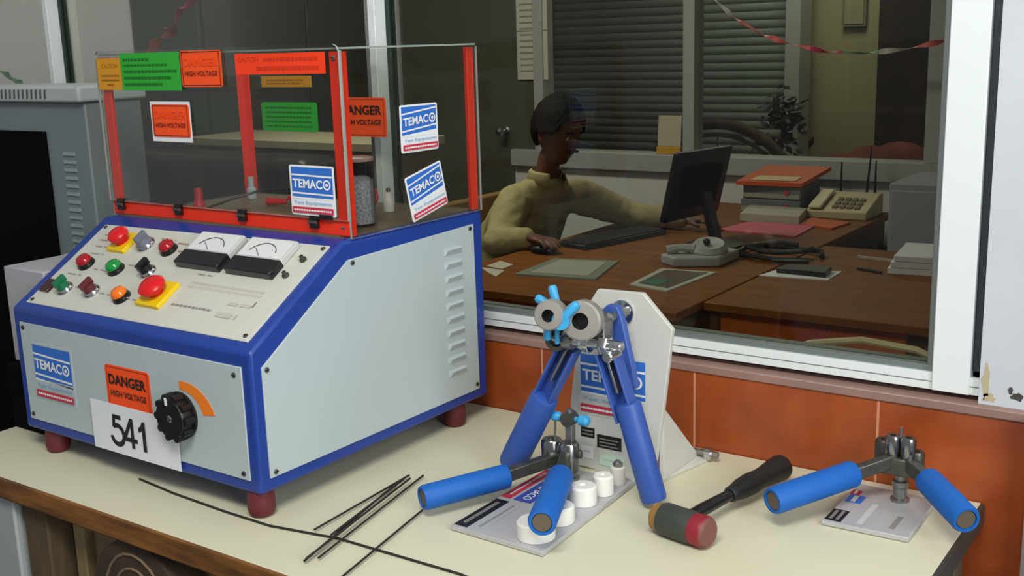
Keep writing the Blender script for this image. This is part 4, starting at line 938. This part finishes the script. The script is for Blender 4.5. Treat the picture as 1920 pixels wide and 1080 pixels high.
# ------------------------------------------------------------------ rods on the table
ROD = mat('dark_rod', (38, 32, 30), .6)
single(MB().tube([(-.954, -.616, .002), (-.85, -.627, .002), (-.72, -.633, .002), (-.62, -.6335, .002), (-.5, -.612, .002), (-.279, -.608, .002), (-.1, -.625, .002)], .0019, ROD, 8), 'long_cable', 'single long thin black cable lying along the front of the table', 'cable', (-.954, -.616, 0))
rods = [((-.545, -.614), (-.561, -.375), .008, 'leftmost of the bunch'), ((-.483, -.697), (-.556, -.415), .008, 'left middle of the bunch'), ((-.481, -.695), (-.545, -.392), .0115, 'middle of the bunch'),
        ((-.473, -.679), (-.540, -.364), .008, 'rightmost of the bunch'), ((-.505, -.62), (-.553, -.397), .012, 'shortest of the bunch'), ((-.40, -.725), (-.451, -.475), .008, 'lying apart near the left blue handle')]
proto = None
for (a, b, h, lb) in rods:
    a, b = V((a[0], a[1], 0)), V((b[0], b[1], 0)); L = (b-a).length
    if proto is None:
        m_ = MB(); m_.tube([(0, 0, 0), (.3, 0, .006*.0), (1, 0, 0)], .0017, ROD, 8); proto = m_.build('welding_rod'); o = proto
    else: o = proto.copy(); COL.objects.link(o)
    z = h if a.y < -.607 else .0025
    o.location = (a.x, a.y, .0025); dz = .0
    over = .0057 if h < .01 else .0091
    o.scale = (L, 1, 1)
    # resting on the long cable: raised in the middle by tilting the rod over it
    o.location.z = over; o.rotation_euler = (0, 0, math.atan2(b.y-a.y, b.x-a.x))
    o['label'] = 'thin dark rod, '+lb; o['category'] = 'rod'; o['group'] = 'thin dark rods on the table'

# ------------------------------------------------------------------ big bend fixture
bf = thing('bend_test_stand', 'upright white angular plate stand with blue two-handled bender and maker sticker', 'test stand', (-.26, -.18, 0))
PY = -.19
pf = MB().prism([(x, PY, z) for x, z in ((-.357, .004), (-.357, .115), (-.336, .262), (-.302, .313), (-.220, .315), (-.168, .262), (-.186, .115), (-.203, .004))], (0, .010, 0), PLATE).build('back_plate', bf, bevel=.0012)
MB().prism([(-.188, PY+.01, .13), (-.188, -.075, .03), (-.188, -.055, .012), (-.188, -.055, .006), (-.188, PY+.01, .006)], (-.008, 0, 0), PLATE).build('gusset', bf, bevel=.001)
MB().prism([(-.357, PY+.01, 0), (-.20, PY-.022, 0), (-.165, -.045, 0), (-.345, -.045, 0)], (0, 0, .006), PLATE).build('base_foot', bf, bevel=.0012)
MB().cyl((-.196, -.055, .014), (-.150, -.055, .014), .006, STEEL, n=6).lathe((-.172, -.055, .014), (1, 0, 0), [(.011, 0), (.011, .010), (.006, .012)], CHROME, 16).build('bolt', bf)
py = PY-.0003
sticker('logo_sticker', pf, (-.341, py, .0985), EX, EZ, .131, .108, PLATE, logo_items(.131, .108, -.01)+[('r', .04, .10, .96, .115, WHITE)], local=False)
o0 = root_loc(pf)
for o in [c for c in pf.children]:
    for v in o.data.vertices: v.co = v.co
def wstick(*a, **k): return a
sticker('black_label', pf, (-.337, py, .058), EX, EZ, .026, .017, INK, [('dash', .1, .6, .9, .75, GP2), ('dash', .1, .25, .9, .4, GP2)], local=False)
sticker('black_label', pf, (-.306, py, .044), EX, EZ, .046, .023, INK, [('dash', .1, .65, .9, .75, GP2), ('dash', .1, .4, .8, .5, GP2), ('dash', .1, .15, .9, .25, GP2)], local=False)
sticker('white_label', pf, (-.338, py, .021), EX, EZ, .024, .021, WHITE, [('dash', .2, .5, .8, .6, GP)], local=False)
sticker('green_label', pf, (-.302, py, .014), EX, EZ, .046, .019, mat('pale_green_label', (196, 226, 208), .5), [('dash', .2, .5, .8, .6, GP)], local=False)
# blue arm bolted to the plate
MB().prism([(x, -.236, z) for x, z in ((-.272, .288), (-.258, .302), (-.240, .301), (-.233, .285), (-.214, .205), (-.208, .172), (-.228, .172), (-.254, .240))], (0, .014, 0), CHANB).build('rear_arm', bf, bevel=.002)
MB().cyl((-.246, -.25, .285), (-.246, PY, .285), .008, STEEL, n=16).lathe((-.255, PY, .281), (0, -1, 0), [(.020, 0), (.020, .004), (.012, .006), (.012, .016), (.007, .017)], CHROME, 20).build('pivot_bolt', bf)
def channel(a, b, w, name, y):
    b_ = MB(); a, b = V(a), V(b); d = (b-a).normalized(); x = d.cross(V((0, -1, 0))).normalized()
    b_.obox((a+b)/2+V((0, .008, 0)), x*w/2, (b-a)/2, V((0, .0025, 0)), CHANB)
    for s in (-1, 1): b_.obox((a+b)/2+x*(s*(w/2-.002))+V((0, -.003, 0)), x*.002, (b-a)/2, V((0, .0115, 0)), CHANB)
    b_.obox(a.lerp(b, .32)+x*.0, x*.0022, (b-a)*.27, V((0, .0105, 0)), STEEL)
    return b_.build(name, bf, bevel=.0012)
HY = -.272
L0, L1, L2 = (-.304, HY, .238), (-.352, HY, .150), (-.4235, HY, .018)
R0, R1, R2 = (-.236, HY, .238), (-.203, HY, .163), (-.157, HY, .012)
channel(L0, V(L0).lerp(V(L2), .46), .034, 'left_channel', HY); channel(R0, V(R0).lerp(V(R2), .46), .034, 'right_channel', HY)
def sleeve(a, b, r, m, name, par):
    a, b = V(a), V(b)
    o = MB().lathe(a, b-a, [(r*.72, 0), (r*.95, .003), (r, .008), (r, (b-a).length-.006), (r*.93, (b-a).length)], m, 28).build(name, par)
    MB().lathe(b, b-a, [(r*.8, -.004), (r*.8, .0006), (0, .0006)], DSTEEL, 20).build('end_plug', o)
    return o
sleeve(L1, L2, .0235, GRIPD, 'left_grip', bf); sleeve(R1, R2, .0205, GRIPD, 'right_grip', bf)
hp = MB(); hp.cyl((-.335, HY-.01, .250), (-.205, HY-.01, .252), .0085, CHROME, n=16, ch=.002)
for x in (-.300, -.268, -.235): hp.lathe((x-.008, HY-.01, .251), (1, 0, 0), [(.014, 0), (.0155, .002), (.0155, .014), (.014, .016)], CHROME if x > -.28 else STEEL, 6 if x > -.25 else 20)
hp.cyl((-.225, HY-.024, .236), (-.225, HY+.01, .236), .009, CHROME, n=16, ch=.002)
hp.build('hinge_pin', bf)
bk = MB().prism([(x, HY-.004, z) for x, z in ((-.285, .245), (-.285, .285), (-.262, .300), (-.240, .285), (-.240, .245))], (0, .03, 0), STEEL).build('head_block', bf, bevel=.003)
def roller(c, r, h, name, d=(.28, -1, .12)):
    d = V(d).normalized(); c = V(c)
    return MB().lathe(c, d, [(r*.82, 0), (r, .003), (r, h-.003), (r*.9, h), (r*.42, h+.001), (r*.38, h-.012), (0, h-.012)], STEEL, 32, mats=[mat('worn_roller', (172, 166, 160), .45, .45)]*4+[BLACK]*2).build(name, bf)
roller((-.268, -.285, .289), .031, .028, 'bending_roller'); roller((-.312, -.305, .297), .0235, .030, 'bending_roller')
MB().lathe((-.322, -.278, .250), V((.28, -1, .12)), [(.018, 0), (.019, .004), (.019, .012), (.012, .014), (.011, .006), (0, .006)], DSTEEL, 24).build('clamp_ring', bf)
def pegs(c, angs, name, l0=.014, l1=.042, y=0):
    b = MB(); c = V(c); d = V((.28, -1, .12)).normalized(); x, yy, _ = frame_of(d)
    for a in angs:
        v = V((math.cos(R_(a)), 0, math.sin(R_(a)))); v = (v-d*v.dot(d)).normalized()
        b.lathe(c+v*l0, v, [(.006, 0), (.0068, .004), (.0072, l1-l0-.004), (.005, l1-l0)], TEAL, 14)
    b.lathe(c-d*.005, d, [(.014, 0), (.014, .010)], TEAL, 20)
    return b.build(name, bf)
pegs((-.312, -.292, .297), (106, 152), 'star_knob'); pegs((-.288, -.322, .292), (48,), 'tee_knob', 0, .038)
b = MB()
for x, z0, z1 in ((-.327, .252, .282), (-.309, .248, .284)): b.cyl((x, -.302, z0), (x+.001, -.302, z1), .0062 if x < -.32 else .004, TEAL, n=14, ch=.0015)
b.build('peg_handles', bf)

# ------------------------------------------------------------------ small bend testers
def small_tester(label, cx, cy, plate, arms, hub, tall, rear_cyl, name='hand_bend_tester', two=False):
    t = thing(name, label, 'hand tool', (cx, cy, 0), 'small bend testers with blue grips')
    pt = MB().prism([(x, y, .001) for x, y in plate], (0, 0, .0075), ALUP).build('base_plate', t, bevel=.001)
    x, y = hub
    MB().lathe((x, y, .0085), (0, 0, 1), [(.014, 0), (.014, .004), (.010, .006), (.010, .022), (.0125, .024), (.0125, .032), (.008, .034), (.008, tall['c0'])], STEEL, 24).build('post', t)
    for i, (dx, dy, r, z0, z1) in enumerate(rear_cyl):
        MB().lathe((x+dx, y+dy, z0), (0, 0, 1), [(r*.8, 0), (r, .003), (r, z1-z0-.004), (r*.85, z1-z0), (r*.4, z1-z0), (r*.4, z1-z0-.004), (0, z1-z0-.004)], mat('smoky_chrome', (150, 150, 148), .22, 1) if i < 2 else DSTEEL, 28).build('forming_pin', t)
    for (p0, p1, p2, r) in arms:
        p0, p1, p2 = V(p0), V(p1), V(p2)
        a = MB().bar(p0, p1+(p2-p1)*.15, .016, .020, DSTEEL).build('lever', t, bevel=.002)
        ln = (p2-p1).length
        gr = MB().lathe(p1, p2-p1, [(r*.75, 0), (r*.97, .003), (r, .008), (r, ln-.006), (r*.9, ln-.001), (r*.72, ln-.001), (r*.68, ln-.006)], GRIPB, 28).build('grip', a)
        MB().lathe(p2, p2-p1, [(r*.66, -.008), (r*.66, -.003), (0, -.003)], mat('rusty_core', (112, 100, 84), .6, .4), 20).build('core', gr)
    return t, pt
pl1 = [(-.376, -.501), (-.210, -.505), (-.223, -.214), (-.374, -.218)]
t1, p1 = small_tester('small bend tester with tall mast on the long plate of white rollers', -.30, -.36, pl1,
    [((-.335, -.268, .045), (-.372, -.356, .037), (-.441, -.488, .032), .0195), ((-.315, -.275, .052), (-.278, -.348, .053), (-.203, -.516, .0575), .0205)],
    (-.318, -.255), dict(c0=.05), [(-.034, -.003, .0175, .028, .072), (.002, -.008, .0165, .024, .074), (.020, -.006, .006, .05, .062)])
MB().box((-.323, -.262, .03), (-.311, -.250, .104), STEEL).build('mast', t1, bevel=.001)
b = MB(); b.cyl((-.350, -.258, .112), (-.286, -.258, .113), .0045, TEAL, n=12); b.lathe((-.352, -.258, .112), (1, 0, 0), [(.004, 0), (.008, .004), (.008, .016), (.005, .02)], TEAL, 14); b.lathe((-.300, -.258, .113), (1, 0, 0), [(.005, 0), (.009, .004), (.009, .016), (.005, .02)], TEAL, 14)
b.build('wing_knob', t1)
MB().lathe((-.317, -.268, .112), (0, 1, 0), [(.012, 0), (.012, .02), (.009, .022)], DSTEEL, 20).cyl((-.317, -.258, .12), (-.317, -.258, .128), .006, STEEL, n=12).build('mast_head', t1)
MB().cyl((-.344, -.262, .06), (-.344, -.258, .111), .0018, STEEL, n=8).build('link_rod', t1)
def stp(name, pt, x0, y0, x1, y1, base, items): return sticker(name, pt, (x0, y1, .0087), (0, -1, 0), (1, 0, 0), abs(y1-y0), abs(x1-x0), base, items, local=False, thick=.0003)
stp('plate_print', p1, -.374, -.495, -.350, -.385, INK, [('dash', .1, .3, .9, .6, GP2)])
stp('plate_logo', p1, -.374, -.375, -.356, -.245, LOGOR, [('dash', .1, .4, .9, .6, WHITE)])
stp('plate_logo', p1, -.350, -.375, -.318, -.29, mat('deep_blue_print', (60, 80, 170), .5), [('t', 'TEMACO', .1, .3, .9, .75, WHITE)])
stp('plate_print', p1, -.34, -.49, -.325, -.39, ALUP, [('dash', .05, .2, .95, .5, GP2)])
NYG = 'white rollers standing on the long tester plate'
for i, (x, y, r, h, lb) in enumerate([(-.245, -.468, .028, .026, 'largest white roller, at the front end of the long tester plate'), (-.246, -.405, .0235, .026, 'second largest white roller, just behind the blue grip'), (-.249, -.330, .021, .030, 'middle-sized white roller, third from the front on the long plate'), (-.241, -.283, .0165, .032, 'fourth white roller from the front on the long plate')]):
    single(MB().lathe((x, y, .0087), (0, 0, 1), [(r-.001, 0), (r, .001), (r, h-.003), (r-.003, h), (r*.3, h), (r*.3, h-.003), (0, h-.003)], NYLON, 36), 'white_roller', lb, 'roller', (x, y, .0087), NYG)
x, y = -.241, -.236
sr = thing('small_roller', 'smallest white roller with metal bolt, at the back of the long plate', 'roller', (x, y, .0087), NYG)
MB().lathe((x, y, .0087), (0, 0, 1), [(.011, 0), (.012, .002), (.012, .028), (.010, .03)], NYLON, 24).build('sleeve', sr)
MB().lathe((x, y, .0387), (0, 0, 1), [(.008, 0), (.008, .006), (.004, .007), (.004, .01), (0, .01)], STEEL, 6).build('bolt_head', sr)
pl2 = [(.082, -.204), (.206, -.200), (.204, -.045), (.085, -.040)]
t2, p2 = small_tester('small bend tester with two splayed blue grips at the right end of the table', .15, -.12, pl2,
    [((.150, -.080, .075), (.100, -.118, .055), (.026, -.258, .045), .0205), ((.165, -.080, .075), (.203, -.100, .060), (.281, -.195, .050), .0205)],
    (.158, -.075), dict(c0=.07), [(-.013, -.004, .0115, .072, .112), (.010, -.004, .0115, .072, .112), (-.030, .012, .014, .055, .098), (.02, .004, .012, .055, .09)])
MB().box((.130, -.092, .052), (.186, -.062, .080), DSTEEL).build('head_block', t2, bevel=.003)
MB().cyl((.156, -.078, .08), (.156, -.078, .126), .0025, STEEL, n=8).build('centre_pin', t2)
stp('plate_print', p2, .084, -.198, .108, -.155, INK, [('dash', .1, .2, .9, .4, GP2), ('dash', .1, .6, .9, .8, GP2)])
stp('plate_logo', p2, .088, -.12, .112, -.09, LOGOB, [('dash', .1, .3, .9, .6, WHITE)])
stp('plate_logo', p2, .086, -.088, .10, -.07, LOGOR, [('dash', .1, .3, .9, .6, WHITE)])
stp('plate_print', p2, .128, -.19, .137, -.11, mat('faded_white_print', (200, 200, 200), .5), [])
stp('plate_print', p2, .170, -.19, .186, -.13, ALUP, [('dash', .1, .2, .9, .7, GP2)])

# ------------------------------------------------------------------ mallet
mt = thing('mallet', 'mallet with dark grey head, yellow and red faces and black handle', 'mallet', (-.06, -.30, 0))
h0, h1 = V((-.118, -.345, .0242)), V((-.022, -.362, .0242)); hd = (h1-h0).normalized(); hl = (h1-h0).length
MB().lathe(h0, hd, [(.016, 0), (.0205, .004), (.0215, .016)], mat('worn_yellow_face', (150, 112, 56), .5, noise=.15, nscale=40), 32).build('yellow_face', mt)
MB().lathe(h0+hd*.016, hd, [(.0228, 0), (.024, .004), (.024, hl-.046), (.0232, hl-.042)], mat('dark_grey_rubber', (58, 62, 56), .55, noise=.1, nscale=30), 36).build('head', mt)
MB().lathe(h0+hd*(hl-.027), hd, [(.0228, 0), (.0234, .018), (.0222, .022), (.019, .026), (0, .026)], None, 36, mats=[mat('dark_red_face', (140, 28, 42), .5)]*2+[mat('brown_pink_face', (120, 74, 66), .6)]*2).build('red_face', mt)
j = V((-.068, -.330, .028)); e = V((-.025, -.085, .030)); u = (e-j).normalized(); Lh = (e-j).length
MB().lathe(j, u, [(.0095, 0), (.010, .03), (.0085, Lh*.42)], BLACK, 20).build('handle', mt)
MB().lathe(j+u*Lh*.40, u, [(.010, 0), (.0125, .004), (.0125, .012), (.016, .03), (.0175, .055), (.0155, .080), (.0165, .098), (.021, Lh*.60-.012), (.020, Lh*.60-.003), (.014, Lh*.60)], mat('black_rubber_grip', (20, 20, 20), .55), 24).build('grip', mt)
